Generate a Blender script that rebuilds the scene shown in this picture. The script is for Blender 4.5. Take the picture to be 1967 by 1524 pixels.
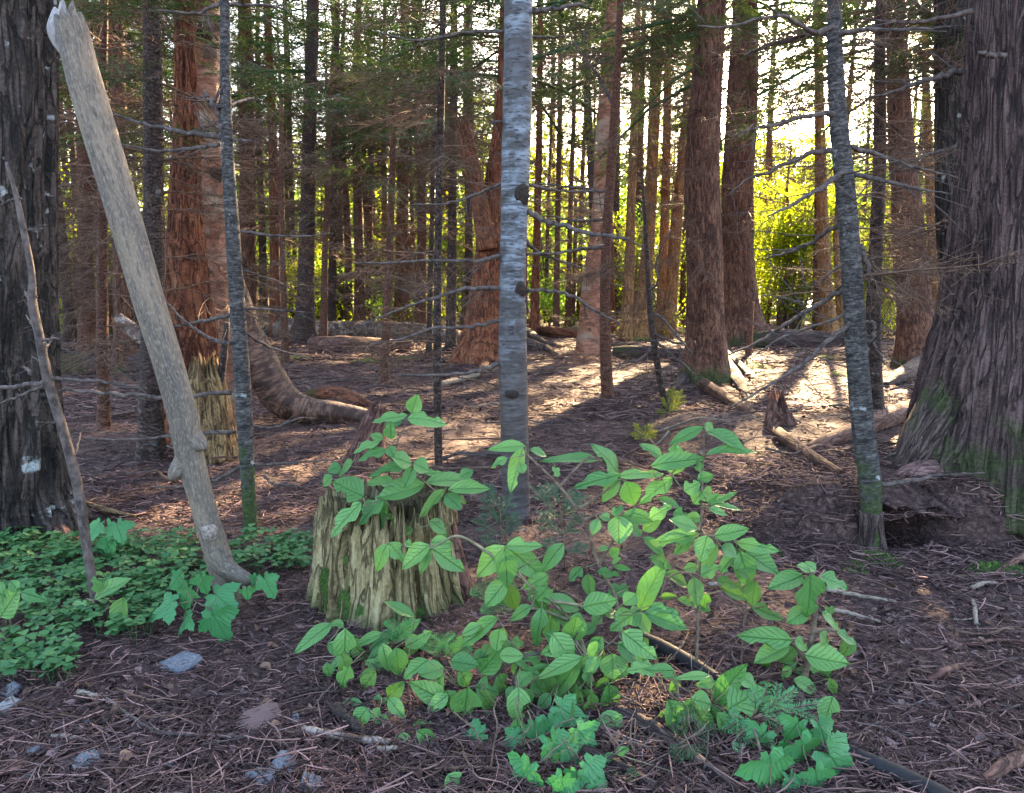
import bpy, math, random
import numpy as np
from mathutils import Vector, Matrix, noise, Quaternion

# ------------------------------------------------------------------ camera, sky, sun, exposure
for o in list(bpy.data.objects): bpy.data.objects.remove(o)
SC = bpy.context.scene
COL = SC.collection
R = math.radians
W, H = 1967.0, 1524.0          # photograph pixels used as a measuring frame
F = 1514.0                     # focal length in those pixels
HOR = 560.0                    # horizon row
CH = 0.97                      # camera height, m
PITCH = math.atan((H/2 - HOR)/F)

cd = bpy.data.cameras.new('camera'); cam = bpy.data.objects.new('camera', cd); COL.objects.link(cam)
cd.sensor_width = 36; cd.lens = 36*F/W; cd.clip_start = 0.05; cd.clip_end = 1000
cam.location = (0, 0, CH); cam.rotation_euler = (math.pi/2 - PITCH, 0, 0)
SC.camera = cam

SUN_AZ, SUN_EL = R(22), R(23)
world = bpy.data.worlds.new('World'); SC.world = world; world.use_nodes = True
wn = world.node_tree; bg = wn.nodes['Background']
sky = wn.nodes.new('ShaderNodeTexSky'); sky.sky_type = 'NISHITA'; sky.sun_disc = False
sky.sun_elevation = SUN_EL; sky.sun_rotation = SUN_AZ; sky.air_density = 1.0; sky.dust_density = 3.0; sky.ozone_density = 0.6
wn.links.new(sky.outputs[0], bg.inputs[0]); bg.inputs[1].default_value = 0.06
sd = Vector((math.sin(SUN_AZ)*math.cos(SUN_EL), math.cos(SUN_AZ)*math.cos(SUN_EL), math.sin(SUN_EL)))
sl = bpy.data.lights.new('sun', 'SUN'); sl.energy = 5.0; sl.angle = R(0.53); sl.color = (1.0, 0.70, 0.39)
sun = bpy.data.objects.new('sun', sl); COL.objects.link(sun)
sun.rotation_euler = (-sd).to_track_quat('-Z', 'Y').to_euler()
SC.view_settings.view_transform = 'Standard'; SC.view_settings.look = 'None'
SC.view_settings.gamma = 1.0; SC.view_settings.use_curve_mapping = False
SC.view_settings.exposure = 4.75
SC.cycles.use_denoising = True
SC.cycles.max_bounces = 6; SC.cycles.diffuse_bounces = 3; SC.cycles.glossy_bounces = 1
SC.cycles.transmission_bounces = 3; SC.cycles.transparent_max_bounces = 4
SC.cycles.sample_clamp_indirect = 6.0
SC.cycles.use_adaptive_sampling = True

rng = np.random.default_rng(7)
rnd = random.Random(11)

# ------------------------------------------------------------------ pixel -> place helpers
cp, sp_ = math.cos(PITCH), math.sin(PITCH)
def ray(px, py):
    a = (px - W/2)/F; b = (H/2 - py)/F
    return Vector((a, cp + b*sp_, -sp_ + b*cp))
def at(px, py, Y):
    r = ray(px, py); t = Y/r.y
    return Vector((r.x*t, Y, CH + r.z*t))
def px2m(w, p):                                   # pixel width -> metres at point p
    return w*(p.y*cp - (p.z - CH)*sp_)/F
def smooth(a, b, t):
    t = min(1, max(0, (t-a)/(b-a))); return t*t*(3-2*t)
def terrain(x, y):
    z = 0.018*noise.noise((x*1.7, y*1.7, 0.3)) + 0.012*noise.noise((x*5, y*5, 4.0))
    f = smooth(4, 10, y)
    z += f*0.09*noise.noise((x*0.45+3, y*0.45, 1.0)) + f*0.03*noise.noise((x*1.3, y*1.3, 8.0))
    # the bank under the big cedar on the right
    bx = smooth(0.75, 1.25, x + 0.12*noise.noise((y*2, 3, 1)))
    edge = 2.93 + 0.06*noise.noise((x*4, 1.0, 2.0)) + 0.02*noise.noise((x*13, 4.0, 2.0)) + 0.34*math.exp(-((x-1.53)/.14)**4)
    lip = smooth(edge, edge+0.13, y)
    back = 1 - smooth(4.4, 6.8, y)
    z += 0.21*bx*lip*back
    # hollow dug out at the foot of the bank
    for hx, hy, rx, ry, dp in ((1.53, 3.12, 0.13, 0.16, 0.12), (2.0, 3.02, .1, .1, .08)):
        q = ((x-hx)/rx)**2 + ((y-hy)/ry)**2
        if q < 6: z -= dp*math.exp(-q)*1.0
    return z
def gnd(px, py, n=12):
    r = ray(px, py); z = 0.0
    for _ in range(n):
        t = (z - CH)/min(r.z, -0.004); z = terrain(r.x*t, min(r.y*t, 60))
    return Vector((r.x*t, r.y*t, z))
def dist(py): return CH*F/(py - HOR)

# ------------------------------------------------------------------ mesh helpers
def mesh(name, V, F_, mat=None, UV=None, smooth_=True):
    """V (n,3); F_ list of (m,k) int arrays; UV per vertex (n,2)"""
    V = np.asarray(V, dtype=np.float32)
    me = bpy.data.meshes.new(name)
    F_ = [np.asarray(f, dtype=np.int32) for f in F_ if len(f)]
    me.vertices.add(len(V)); me.vertices.foreach_set('co', V.ravel())
    loops = np.concatenate([f.ravel() for f in F_])
    sizes = np.concatenate([np.full(len(f), f.shape[1], dtype=np.int32) for f in F_])
    starts = np.concatenate([[0], np.cumsum(sizes)[:-1]]).astype(np.int32)
    me.loops.add(len(loops)); me.loops.foreach_set('vertex_index', loops)
    me.polygons.add(len(sizes)); me.polygons.foreach_set('loop_start', starts)
    try: me.polygons.foreach_set('loop_total', sizes)
    except Exception: pass
    if smooth_: me.polygons.foreach_set('use_smooth', np.ones(len(sizes), dtype=bool))
    if UV is not None:
        ul = me.uv_layers.new(name='UVMap')
        ul.data.foreach_set('uv', np.asarray(UV, dtype=np.float32)[loops].ravel())
    me.update(calc_edges=True); me.validate()
    if mat: me.materials.append(mat)
    return me
def obj(name, me, parent=None, loc=None, rot=None, scale=None):
    o = bpy.data.objects.new(name, me); COL.objects.link(o)
    if parent: o.parent = parent
    if loc is not None: o.location = loc
    if rot is not None:
        if isinstance(rot, Quaternion): o.rotation_mode = 'QUATERNION'; o.rotation_quaternion = rot
        else: o.rotation_euler = rot
    if scale is not None: o.scale = scale
    return o
def tag(o, label, cat, group=None):
    o['label'] = label; o['category'] = cat
    if group: o['group'] = group
    return o
def thing(name, label, cat, loc=(0, 0, 0), group=None):
    o = bpy.data.objects.new(name, None); COL.objects.link(o); o.location = loc
    o.empty_display_size = 0.1
    return tag(o, label, cat, group)
def catmull(P, n):
    """P (k,m) control rows -> n rows, centripetal-ish by chord"""
    P = np.asarray(P, float); k = len(P)
    if k == 2:
        t = np.linspace(0, 1, n)[:, None]; return P[0]*(1-t) + P[1]*t
    s = np.concatenate([[0], np.cumsum(np.linalg.norm(np.diff(P[:, :3], axis=0), axis=1))])
    T = np.linspace(0, s[-1], n); out = np.zeros((n, P.shape[1]))
    m = np.zeros_like(P)
    m[1:-1] = (P[2:]-P[:-2])/(s[2:]-s[:-2])[:, None]
    m[0] = (P[1]-P[0])/(s[1]-s[0]); m[-1] = (P[-1]-P[-2])/(s[-1]-s[-2])
    i = np.clip(np.searchsorted(s, T, side='right')-1, 0, k-2)
    h = (s[i+1]-s[i])[:, None]; u = ((T-s[i])[:, None])/h
    out = (2*u**3-3*u**2+1)*P[i] + (u**3-2*u**2+u)*h*m[i] + (-2*u**3+3*u**2)*P[i+1] + (u**3-u**2)*h*m[i+1]
    return out
def frames(P):
    P = np.asarray(P, float); n = len(P)
    T = np.gradient(P, axis=0); T /= np.linalg.norm(T, axis=1)[:, None]+1e-9
    a = np.array([0, 1, 0.]) if abs(T[0][1]) < .8 else np.array([1., 0, 0])
    U = np.zeros_like(P); Vv = np.zeros_like(P); u = a
    for i in range(n):
        u = u - T[i]*np.dot(u, T[i]); u /= np.linalg.norm(u)+1e-9
        U[i] = u; Vv[i] = np.cross(T[i], u)
    return T, U, Vv
class Acc:
    """collects tubes/quads into one mesh"""
    def __init__(s): s.V = []; s.Q = []; s.T = []; s.UV = []; s.n = 0
    def add(s, V, Q=None, T=None, UV=None):
        s.V.append(np.asarray(V, float))
        if Q is not None and len(Q): s.Q.append(np.asarray(Q)+s.n)
        if T is not None and len(T): s.T.append(np.asarray(T)+s.n)
        s.UV.append(np.zeros((len(V), 2)) if UV is None else UV); s.n += len(V)
    def tube(s, P, rad, seg=5, cap=True):
        P = np.asarray(P, float); n = len(P); rad = np.broadcast_to(rad, (n,))
        T, U, Vv = frames(P)
        a = np.arange(seg)*2*math.pi/seg
        V = (P[:, None, :] + rad[:, None, None]*(np.cos(a)[None, :, None]*U[:, None, :] + np.sin(a)[None, :, None]*Vv[:, None, :])).reshape(-1, 3)
        i = np.arange(n-1)[:, None]*seg; j = np.arange(seg)[None, :]; j2 = (j+1) % seg
        Q = np.stack([i+j, i+j2, i+seg+j2, i+seg+j], -1).reshape(-1, 4)
        L = np.concatenate([[0], np.cumsum(np.linalg.norm(np.diff(P, axis=0), axis=1))])
        UV = np.stack([np.tile(a/(2*math.pi)*rad.mean()*6.28, n), np.repeat(L, seg)], -1)
        Tt = None
        if cap:
            V = np.vstack([V, P[0], P[-1]]); UV = np.vstack([UV, [0, 0], [0, L[-1]]])
            b = n*seg; jj = np.arange(seg); k = (jj+1) % seg
            Tt = np.vstack([np.stack([k, jj, np.full(seg, b)], -1), np.stack([(n-1)*seg+jj, (n-1)*seg+k, np.full(seg, b+1)], -1)])
        s.add(V, Q, Tt, UV)
    def mesh(s, name, mat, smooth_=True):
        V = np.vstack(s.V); UV = np.vstack(s.UV)
        F_ = []
        if s.Q: F_.append(np.vstack(s.Q))
        if s.T: F_.append(np.vstack(s.T))
        return mesh(name, V, F_, mat, UV, smooth_)

# ------------------------------------------------------------------ materials
class NB:
    def __init__(s, name):
        s.m = bpy.data.materials.new(name); s.m.use_nodes = True; s.t = s.m.node_tree
        s.b = s.t.nodes['Principled BSDF']; s.out = s.t.nodes['Material Output']
        s.b.inputs['Specular IOR Level'].default_value = 0.25
        s.b.inputs['Roughness'].default_value = 0.85
    def n(s, typ, **kw):
        nd = s.t.nodes.new(typ)
        for k, v in kw.items():
            if k.startswith('_'): setattr(nd, k[1:], v)
            else: nd.inputs[k.replace('__', ' ')].default_value = v
        return nd
    def l(s, a, b): s.t.links.new(a, b)
    def ramp(s, fac, stops, interp='LINEAR'):
        r = s.t.nodes.new('ShaderNodeValToRGB'); e = r.color_ramp.elements; r.color_ramp.interpolation = interp
        while len(e) < len(stops): e.new(0.5)
        for q, (p, c) in zip(e, stops): q.position = p; q.color = (*c, 1) if len(c) == 3 else c
        s.l(fac, r.inputs[0]); return r.outputs[0]
    def coord(s, kind, sx, sy, sz=1.0):
        tc = s.t.nodes.new('ShaderNodeTexCoord'); mp = s.t.nodes.new('ShaderNodeMapping')
        s.l(tc.outputs[kind], mp.inputs[0]); mp.inputs['Scale'].default_value = (sx, sy, sz); return mp.outputs[0]
    def noise(s, vec, scale=1.0, detail=4.0, rough=0.55, dist=0.0):
        nd = s.n('ShaderNodeTexNoise', Scale=scale, Detail=detail, Roughness=rough, Distortion=dist); s.l(vec, nd.inputs[0]); return nd.outputs[0]
    def mix(s, fac, a, b, mode='MIX'):
        nd = s.t.nodes.new('ShaderNodeMix'); nd.data_type = 'RGBA'; nd.blend_type = mode
        for v, i in ((fac, 0), (a, 6), (b, 7)):
            if isinstance(v, (int, float)): nd.inputs[i].default_value = v
            elif isinstance(v, tuple): nd.inputs[i].default_value = (*v, 1) if len(v) == 3 else v
            else: s.l(v, nd.inputs[i])
        return nd.outputs[2]
    def math(s, op, a, b=0.0):
        nd = s.t.nodes.new('ShaderNodeMath'); nd.operation = op
        for v, i in ((a, 0), (b, 1)):
            if isinstance(v, (int, float)): nd.inputs[i].default_value = v
            else: s.l(v, nd.inputs[i])
        return nd.outputs[0]
    def bump(s, h, strength=0.5, dist=0.01):
        nd = s.n('ShaderNodeBump', Strength=strength, Distance=dist); s.l(h, nd.inputs['Height']); s.l(nd.outputs[0], s.b.inputs['Normal'])
    def color(s, c):
        if isinstance(c, tuple): s.b.inputs['Base Color'].default_value = (*c, 1)
        else: s.l(c, s.b.inputs['Base Color'])
def stringy_bark(name, dark, mid, light, su=70, sv=5, moss=0.0, mossh=0.5, lichen=0.0, bump=0.9, bd=0.012):
    """long fibrous vertical strips (cedar, spruce); UV is in metres"""
    b = NB(name)
    n1 = b.noise(b.coord('UV', su*1.6, sv*2.2), 1.0, 5, 0.6, 0.3)          # fibres
    n2 = b.noise(b.coord('UV', su*.34, sv*.9), 1.0, 3, 0.6, 0.5)            # strips
    ng = b.noise(b.coord('UV', su*2.2, su*1.1), 1.0, 3, 0.65)               # grain
    n3 = b.noise(b.coord('UV', 3, 1.2), 1.0, 3)
    nc = b.noise(b.coord('UV', su*.55, sv*1.4), 1.0, 4, 0.55, 0.8)
    crack = b.ramp(b.math('ABSOLUTE', b.math('SUBTRACT', nc, 0.5)), [(0.0, (1, 1, 1)), (0.018, (.8, .8, .8)), (0.05, (0, 0, 0))])
    h = b.math('ADD', b.math('ADD', b.math('MULTIPLY', n1, 0.4), b.math('MULTIPLY', n2, 0.35)), b.math('MULTIPLY', ng, 0.25))
    c = b.ramp(h, [(0.41, dark), (0.49, mid), (0.58, light)])
    c = b.mix(b.math('MULTIPLY', n3, 0.5), c, tuple(x*.55 for x in mid))
    c = b.mix(b.math('MULTIPLY', crack, 0.8), c, tuple(x*.6 for x in dark))
    h = b.math('SUBTRACT', h, b.math('MULTIPLY', crack, 0.35))
    if lichen:
        nl = b.noise(b.coord('UV', 16, 9), 1.0, 4, 0.6)
        c = b.mix(b.math('MULTIPLY', b.ramp(nl, [(0.62, (0, 0, 0)), (0.68, (1, 1, 1))]), lichen), c, (0.36, 0.38, 0.38))
    if moss:
        sep = b.t.nodes.new('ShaderNodeSeparateXYZ'); tc = b.t.nodes.new('ShaderNodeTexCoord'); b.l(tc.outputs['UV'], sep.inputs[0])
        g = b.ramp(b.math('DIVIDE', sep.outputs[1], mossh*2), [(0.1, (1, 1, 1)), (1.0, (0, 0, 0))])
        nm = b.noise(b.coord('UV', 9, 7), 1.0, 5, 0.65)
        f = b.ramp(b.math('MULTIPLY', g, nm), [(0.30, (0, 0, 0)), (0.42, (1, 1, 1))])
        mc = b.ramp(b.noise(b.coord('UV', 90, 90), 1.0, 2), [(0.3, (0.012, 0.022, 0.006)), (0.7, (0.05, 0.075, 0.016))])
        c = b.mix(b.math('MULTIPLY', f, moss), c, mc)
    b.color(c); b.bump(h, bump, bd); return b.m
def birch_bark(name, pale, grey, dark, lent=(0.02, 0.018, 0.016), patch=0.5, peel=None, foot=None):
    b = NB(name)
    n1 = b.noise(b.coord('UV', 9, 42), 1.0, 5, 0.65)
    n2 = b.noise(b.coord('UV', 34, 150), 1.0, 2, 0.5)
    n3 = b.noise(b.coord('UV', 9, 12), 1.0, 5, 0.62)
    c = b.ramp(n1, [(0.42, grey), (0.56, pale)])
    c = b.mix(b.ramp(n3, [(patch-.04, (0, 0, 0)), (patch+.07, (1, 1, 1))]), c, dark)
    n5 = b.noise(b.coord('UV', 5, 3), 1.0, 4, 0.65)
    c = b.mix(b.ramp(n5, [(0.46, (0, 0, 0)), (0.60, (.75, .75, .75))]), c, tuple(x*1.3 for x in dark))
    l = b.ramp(n2, [(0.60, (0, 0, 0)), (0.64, (1, 1, 1))])
    c = b.mix(b.math('MULTIPLY', l, 0.85), c, lent)
    n4 = b.noise(b.coord('UV', 2.2, 2.6), 1.0, 3, 0.6)
    if foot:
        sep = b.t.nodes.new('ShaderNodeSeparateXYZ'); tc = b.t.nodes.new('ShaderNodeTexCoord'); b.l(tc.outputs['UV'], sep.inputs[0])
        gf = b.math('ADD', b.math('DIVIDE', sep.outputs[1], 1.6), b.math('MULTIPLY', b.math('SUBTRACT', n3, .5), .9))
        c = b.mix(b.ramp(gf, [(0.35, (.85, .85, .85)), (0.72, (0, 0, 0))]), c, b.ramp(n1, [(.4, tuple(x*.6 for x in foot)), (.58, foot)]))
    if peel: c = b.mix(b.ramp(n4, [(0.5, (0, 0, 0)), (0.6, (1, 1, 1))]), c, peel)
    b.color(c); b.b.inputs['Roughness'].default_value = 0.6
    b.bump(b.math('SUBTRACT', b.math('ADD', n1, b.math('MULTIPLY', n3, .6)), b.math('MULTIPLY', l, 0.5)), 0.8, 0.008); return b.m
def plain_mat(name, c1, c2, scale=(30, 30, 30), coord='Object', rough=0.85, bump=0.4, bd=0.004, island=0.0, spec=0.25):
    b = NB(name); n = b.noise(b.coord(coord, *scale), 1.0, 4, 0.6)
    c = b.ramp(n, [(0.35, c1), (0.65, c2)])
    if island:
        g = b.t.nodes.new('ShaderNodeNewGeometry')
        c = b.mix(island, c, b.ramp(g.outputs['Random Per Island'], [(0.0, tuple(x*.35 for x in c1)), (0.5, c1), (0.85, c2), (1.0, tuple(min(1, x*1.7) for x in c2))]))
    b.color(c); b.b.inputs['Roughness'].default_value = rough; b.b.inputs['Specular IOR Level'].default_value = spec
    b.bump(n, bump, bd); return b.m
def leaf_mat(name, c1, c2, trans=0.45, vein=None, rough=0.5, tint=(1.0, 1.1, 0.45), island=True, spec=0.3, var=0.5):
    """leaf: diffuse + gloss, with light coming through the blade"""
    b = NB(name); g = b.t.nodes.new('ShaderNodeNewGeometry'); oi = b.t.nodes.new('ShaderNodeObjectInfo')
    r = b.math('FRACT', b.math('ADD', g.outputs['Random Per Island'] if island else oi.outputs['Random'], oi.outputs['Random']))
    c = b.ramp(r, [(0.0, c1), (1.0, c2)])
    if vein:
        sep = b.t.nodes.new('ShaderNodeSeparateXYZ'); tc = b.t.nodes.new('ShaderNodeTexCoord'); b.l(tc.outputs['UV'], sep.inputs[0])
        y = b.math('ABSOLUTE', sep.outputs[1])
        mid = b.ramp(y, [(0.0, (1, 1, 1)), (0.035, (0, 0, 0))])
        w = b.math('FRACT', b.math('ADD', b.math('MULTIPLY', b.math('SUBTRACT', sep.outputs[0], b.math('MULTIPLY', y, 0.75)), 7.0), b.math('MULTIPLY', b.noise(b.coord('UV', 4, 4), 1.0, 2), 1.2)))
        sv = b.ramp(w, [(0.0, (.7, .7, .7)), (0.10, (0, 0, 0)), (0.9, (0, 0, 0)), (1.0, (.7, .7, .7))])
        vv = b.math('MAXIMUM', mid, sv)
        nz = b.noise(b.coord('UV', 5, 5), 1.0, 3)
        c = b.mix(b.math('MULTIPLY', nz, 0.35), c, tuple(x*1.25 for x in c2))
        nb = b.noise(b.coord('UV', 9, 9), 1.0, 2, 0.5)
        c = b.mix(b.ramp(nb, [(0.74, (0, 0, 0)), (0.78, (.8, .8, .8))]), c, (0.10, 0.075, 0.03))
        c = b.mix(b.math('MULTIPLY', vv, 0.5), c, vein)
        b.bump(b.math('SUBTRACT', nz, vv), 0.7, 0.004)
    b.color(c); b.b.inputs['Roughness'].default_value = rough; b.b.inputs['Specular IOR Level'].default_value = spec
    tr = b.t.nodes.new('ShaderNodeBsdfTranslucent'); b.l(b.mix(1.0, c, tint, 'MULTIPLY'), tr.inputs[0])
    ms = b.t.nodes.new('ShaderNodeMixShader'); ms.inputs[0].default_value = trans
    b.l(b.b.outputs[0], ms.inputs[1]); b.l(tr.outputs[0], ms.inputs[2]); b.l(ms.outputs[0], b.out.inputs[0])
    return b.m

M = {}
M['cedar_near'] = stringy_bark('cedar_bark_weathered', (0.014, 0.008, 0.008), (0.066, 0.038, 0.036), (0.150, 0.096, 0.092), 85, 2.6, moss=0.6, mossh=0.45, bump=1.0, bd=0.02)
M['root'] = stringy_bark('cedar_root_bark', (0.018, 0.011, 0.010), (0.066, 0.042, 0.037), (0.14, 0.098, 0.088), 70, 4.0, bump=1.0, bd=0.02)
M['root_moss'] = stringy_bark('mossy_root_bark', (0.018, 0.011, 0.010), (0.066, 0.042, 0.037), (0.14, 0.098, 0.088), 70, 4.0, moss=.75, mossh=.42, bump=1.0, bd=0.02)
M['root_pink'] = stringy_bark('peeled_root_bark', (0.06, 0.03, 0.028), (0.17, 0.09, 0.08), (0.27, 0.16, 0.145), 40, 5.0, bump=.8, bd=0.02)
M['dark_bark'] = stringy_bark('dark_furrowed_bark', (0.007, 0.006, 0.006), (0.036, 0.026, 0.022), (0.105, 0.078, 0.068), 60, 3.0, lichen=0.7, bump=1.0, bd=0.03)
M['cedar_red'] = stringy_bark('red_cedar_bark', (0.036, 0.010, 0.006), (0.160, 0.050, 0.023), (0.27, 0.105, 0.052), 60, 4, moss=0.7, mossh=0.12, bump=1.0, bd=0.02)
M['cedar_red_bare'] = stringy_bark('broken_cedar_bark', (0.04, 0.012, 0.007), (0.165, 0.058, 0.028), (0.28, 0.12, 0.065), 60, 4, bump=1.0, bd=0.02)
M['cedar_brown'] = stringy_bark('brown_cedar_bark', (0.024, 0.009, 0.007), (0.100, 0.041, 0.025), (0.19, 0.095, 0.060), 50, 4, moss=0.7, mossh=0.3, bump=1.0, bd=0.02)
M['cedar_lit'] = stringy_bark('sun_tinted_cedar_bark', (0.07, 0.03, 0.013), (0.24, 0.12, 0.05), (0.36, 0.21, 0.10), 50, 4, bump=0.8)  # cedar bark with warm sun and bounce light put into its colour
M['spruce'] = stringy_bark('spruce_bark', (0.013, 0.008, 0.007), (0.054, 0.033, 0.027), (0.12, 0.08, 0.066), 60, 38, lichen=0.25, bump=1.0)
M['spruce_red'] = stringy_bark('young_spruce_bark', (0.03, 0.011, 0.007), (0.11, 0.045, 0.028), (0.18, 0.09, 0.06), 70, 45, lichen=0.15, bump=0.8)
M['sapling'] = stringy_bark('sapling_bark', (0.014, 0.012, 0.012), (0.055, 0.049, 0.047), (0.125, 0.112, 0.108), 45, 55, moss=0.9, mossh=0.5, lichen=0.7, bump=0.5)
M['birch'] = birch_bark('pale_fir_bark', (0.175, 0.195, 0.23), (0.060, 0.062, 0.070), (0.045, 0.041, 0.042), patch=0.50, foot=(0.072, 0.054, 0.048))
M['birch_pink'] = birch_bark('pink_birch_bark', (0.32, 0.145, 0.09), (0.18, 0.072, 0.042), (0.10, 0.038, 0.022), patch=0.54, peel=(0.27, 0.19, 0.14))
M['birch_log'] = birch_bark('birch_log_bark', (0.27, 0.21, 0.175), (0.13, 0.088, 0.07), (0.055, 0.03, 0.023), patch=0.48)
M['birch_curve'] = birch_bark('reddish_birch_bark', (0.21, 0.115, 0.08), (0.09, 0.042, 0.03), (0.04, 0.02, 0.015), patch=0.48)
M['dead'] = plain_mat('dead_twig_wood', (0.055, 0.031, 0.021), (0.165, 0.100, 0.068), (25, 25, 25), island=0.5)
M['dead_near'] = plain_mat('dead_branch_bark', (0.028, 0.021, 0.019), (0.105, 0.08, 0.073), (40, 40, 40), bump=0.6)
M['twig_gr'] = plain_mat('green_stem_bark', (0.09, 0.085, 0.05), (0.20, 0.18, 0.11), (40, 40, 40))
M['stem_br'] = plain_mat('brown_stem_bark', (0.075, 0.05, 0.035), (0.16, 0.115, 0.085), (60, 60, 60))
M['needle'] = leaf_mat('fir_needles', (0.020, 0.050, 0.022), (0.055, 0.105, 0.035), trans=0.35, tint=(1.2, 1.15, .5))
M['needle_far'] = leaf_mat('far_fir_needles', (0.030, 0.055, 0.020), (0.085, 0.115, 0.035), trans=0.45, tint=(1.3, 1.15, .4))
M['needle_blue'] = leaf_mat('young_fir_needles', (0.022, 0.07, 0.045), (0.055, 0.13, 0.08), trans=0.2, spec=.08)
M['needle_new'] = leaf_mat('bright_fir_needles', (0.045, 0.16, 0.06), (0.10, 0.28, 0.11), trans=0.25)
M['leaf'] = leaf_mat('shrub_leaf', (0.038, 0.135, 0.034), (0.122, 0.265, 0.074), trans=0.36, vein=(0.018, 0.075, 0.026), rough=.42, spec=.4, island=False, tint=(1.0, 1.1, .6))
M['leaf_lo'] = leaf_mat('shrub_leaf_olive', (0.06, 0.14, 0.030), (0.10, 0.20, 0.05), trans=0.35, vein=(0.035, 0.085, 0.02), island=False)
M['maple'] = leaf_mat('maple_leaf', (0.030, 0.14, 0.050), (0.068, 0.22, 0.082), trans=0.3, vein=(0.03, 0.13, 0.04), island=False, tint=(1.0, 1.1, .5))
M['clover'] = leaf_mat('clover_leaf', (0.024, 0.095, 0.030), (0.072, 0.172, 0.052), trans=0.25, rough=0.6)
M['fern'] = leaf_mat('fern_frond', (0.035, 0.15, 0.04), (0.08, 0.25, 0.07), trans=0.3)
M['broad'] = leaf_mat('sunlit_broad_leaf', (0.10, 0.16, 0.020), (0.22, 0.25, 0.03), trans=0.68, tint=(1.65, 1.62, .4))  # yellow of backlit foliage put into the leaf colour
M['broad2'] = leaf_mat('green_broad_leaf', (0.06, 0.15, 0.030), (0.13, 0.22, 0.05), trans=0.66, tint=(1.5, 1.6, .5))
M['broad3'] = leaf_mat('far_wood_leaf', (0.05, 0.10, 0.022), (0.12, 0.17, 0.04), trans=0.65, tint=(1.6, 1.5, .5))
M['litter'] = plain_mat('conifer_litter', (0.050, 0.025, 0.023), (0.185, 0.108, 0.098), (9, 9, 9), island=0.85, bump=0.2)
M['flake'] = plain_mat('bark_flakes', (0.035, 0.020, 0.020), (0.125, 0.078, 0.073), (9, 9, 9), island=0.85, bump=0.2)
M['slate'] = plain_mat('slate_stone', (0.055, 0.058, 0.070), (0.125, 0.13, 0.15), (14, 14, 40), rough=0.6, bump=0.5)
M['stone_pale'] = plain_mat('pale_stone', (0.12, 0.12, 0.12), (0.22, 0.215, 0.21), (14, 14, 40), rough=0.7)
M['hose'] = plain_mat('black_plastic_pipe', (0.008, 0.008, 0.010), (0.016, 0.016, 0.018), (30, 30, 30), rough=0.6, bump=0.1, spec=0.2)
M['rot'] = stringy_bark('rotten_stump_wood', (0.07, 0.047, 0.02), (0.21, 0.16, 0.075), (0.37, 0.305, 0.165), 60, 2.6, moss=0.5, mossh=0.09, bump=1.0, bd=0.025)
M['rot_red'] = stringy_bark('rotten_red_bark', (0.03, 0.012, 0.010), (0.12, 0.055, 0.042), (0.20, 0.11, 0.085), 40, 5, bump=0.8)
M['rot_gold'] = stringy_bark('rotten_golden_wood', (0.03, 0.015, 0.007), (0.17, 0.10, 0.045), (0.33, 0.23, 0.11), 55, 3.5, bump=1.0, bd=0.03)
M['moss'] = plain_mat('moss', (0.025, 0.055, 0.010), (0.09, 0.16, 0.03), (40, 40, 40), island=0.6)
M['moss_lit'] = plain_mat('sun_tinted_moss', (0.09, 0.11, 0.015), (0.22, 0.22, 0.04), (40, 40, 40), island=0.6)  # brighter copy of moss, sunlight put into its colour
def pole_mat():
    b = NB('barkless_grey_wood')
    n1 = b.noise(b.coord('UV', 38, 5), 1.0, 6, 0.68, 0.2); n2 = b.noise(b.coord('UV', 9, 2.2), 1.0, 4, 0.6); n3 = b.noise(b.coord('UV', 130, 16), 1.0, 4, .6)
    n4 = b.noise(b.coord('UV', 220, 60), 1.0, 3, .6)
    c = b.ramp(n2, [(0.38, (0.088, 0.070, 0.055)), (0.62, (0.175, 0.132, 0.095))])
    c = b.mix(b.ramp(n1, [(0.42, (.75, .75, .75)), (0.54, (0, 0, 0))]), c, (0.068, 0.058, 0.052))
    c = b.mix(b.ramp(n3, [(0.55, (0, 0, 0)), (0.64, (.7, .7, .7))]), c, (0.042, 0.037, 0.034))
    c = b.mix(b.ramp(n4, [(.5, (0, 0, 0)), (.62, (.5, .5, .5))]), c, (0.23, 0.19, 0.155))
    b.color(c); b.b.inputs['Roughness'].default_value = 0.75; b.bump(b.math('ADD', n1, n3), 0.5, 0.004); return b.m
M['pole'] = pole_mat()
M['cut'] = plain_mat('fresh_cut_wood', (0.14, 0.12, 0.115), (0.30, 0.28, 0.275), (90, 90, 20))
M['straw'] = plain_mat('bleached_stick_wood', (0.11, 0.085, 0.065), (0.23, 0.185, 0.15), (60, 60, 20))
M['knotm'] = plain_mat('dark_knot_wood', (0.010, 0.007, 0.006), (0.045, 0.03, 0.024), (120, 120, 120), bump=1.0, bd=.01)
M['scar'] = plain_mat('knot_scar_wood', (0.09, 0.07, 0.06), (0.26, 0.21, 0.18), (90, 90, 90))
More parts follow.
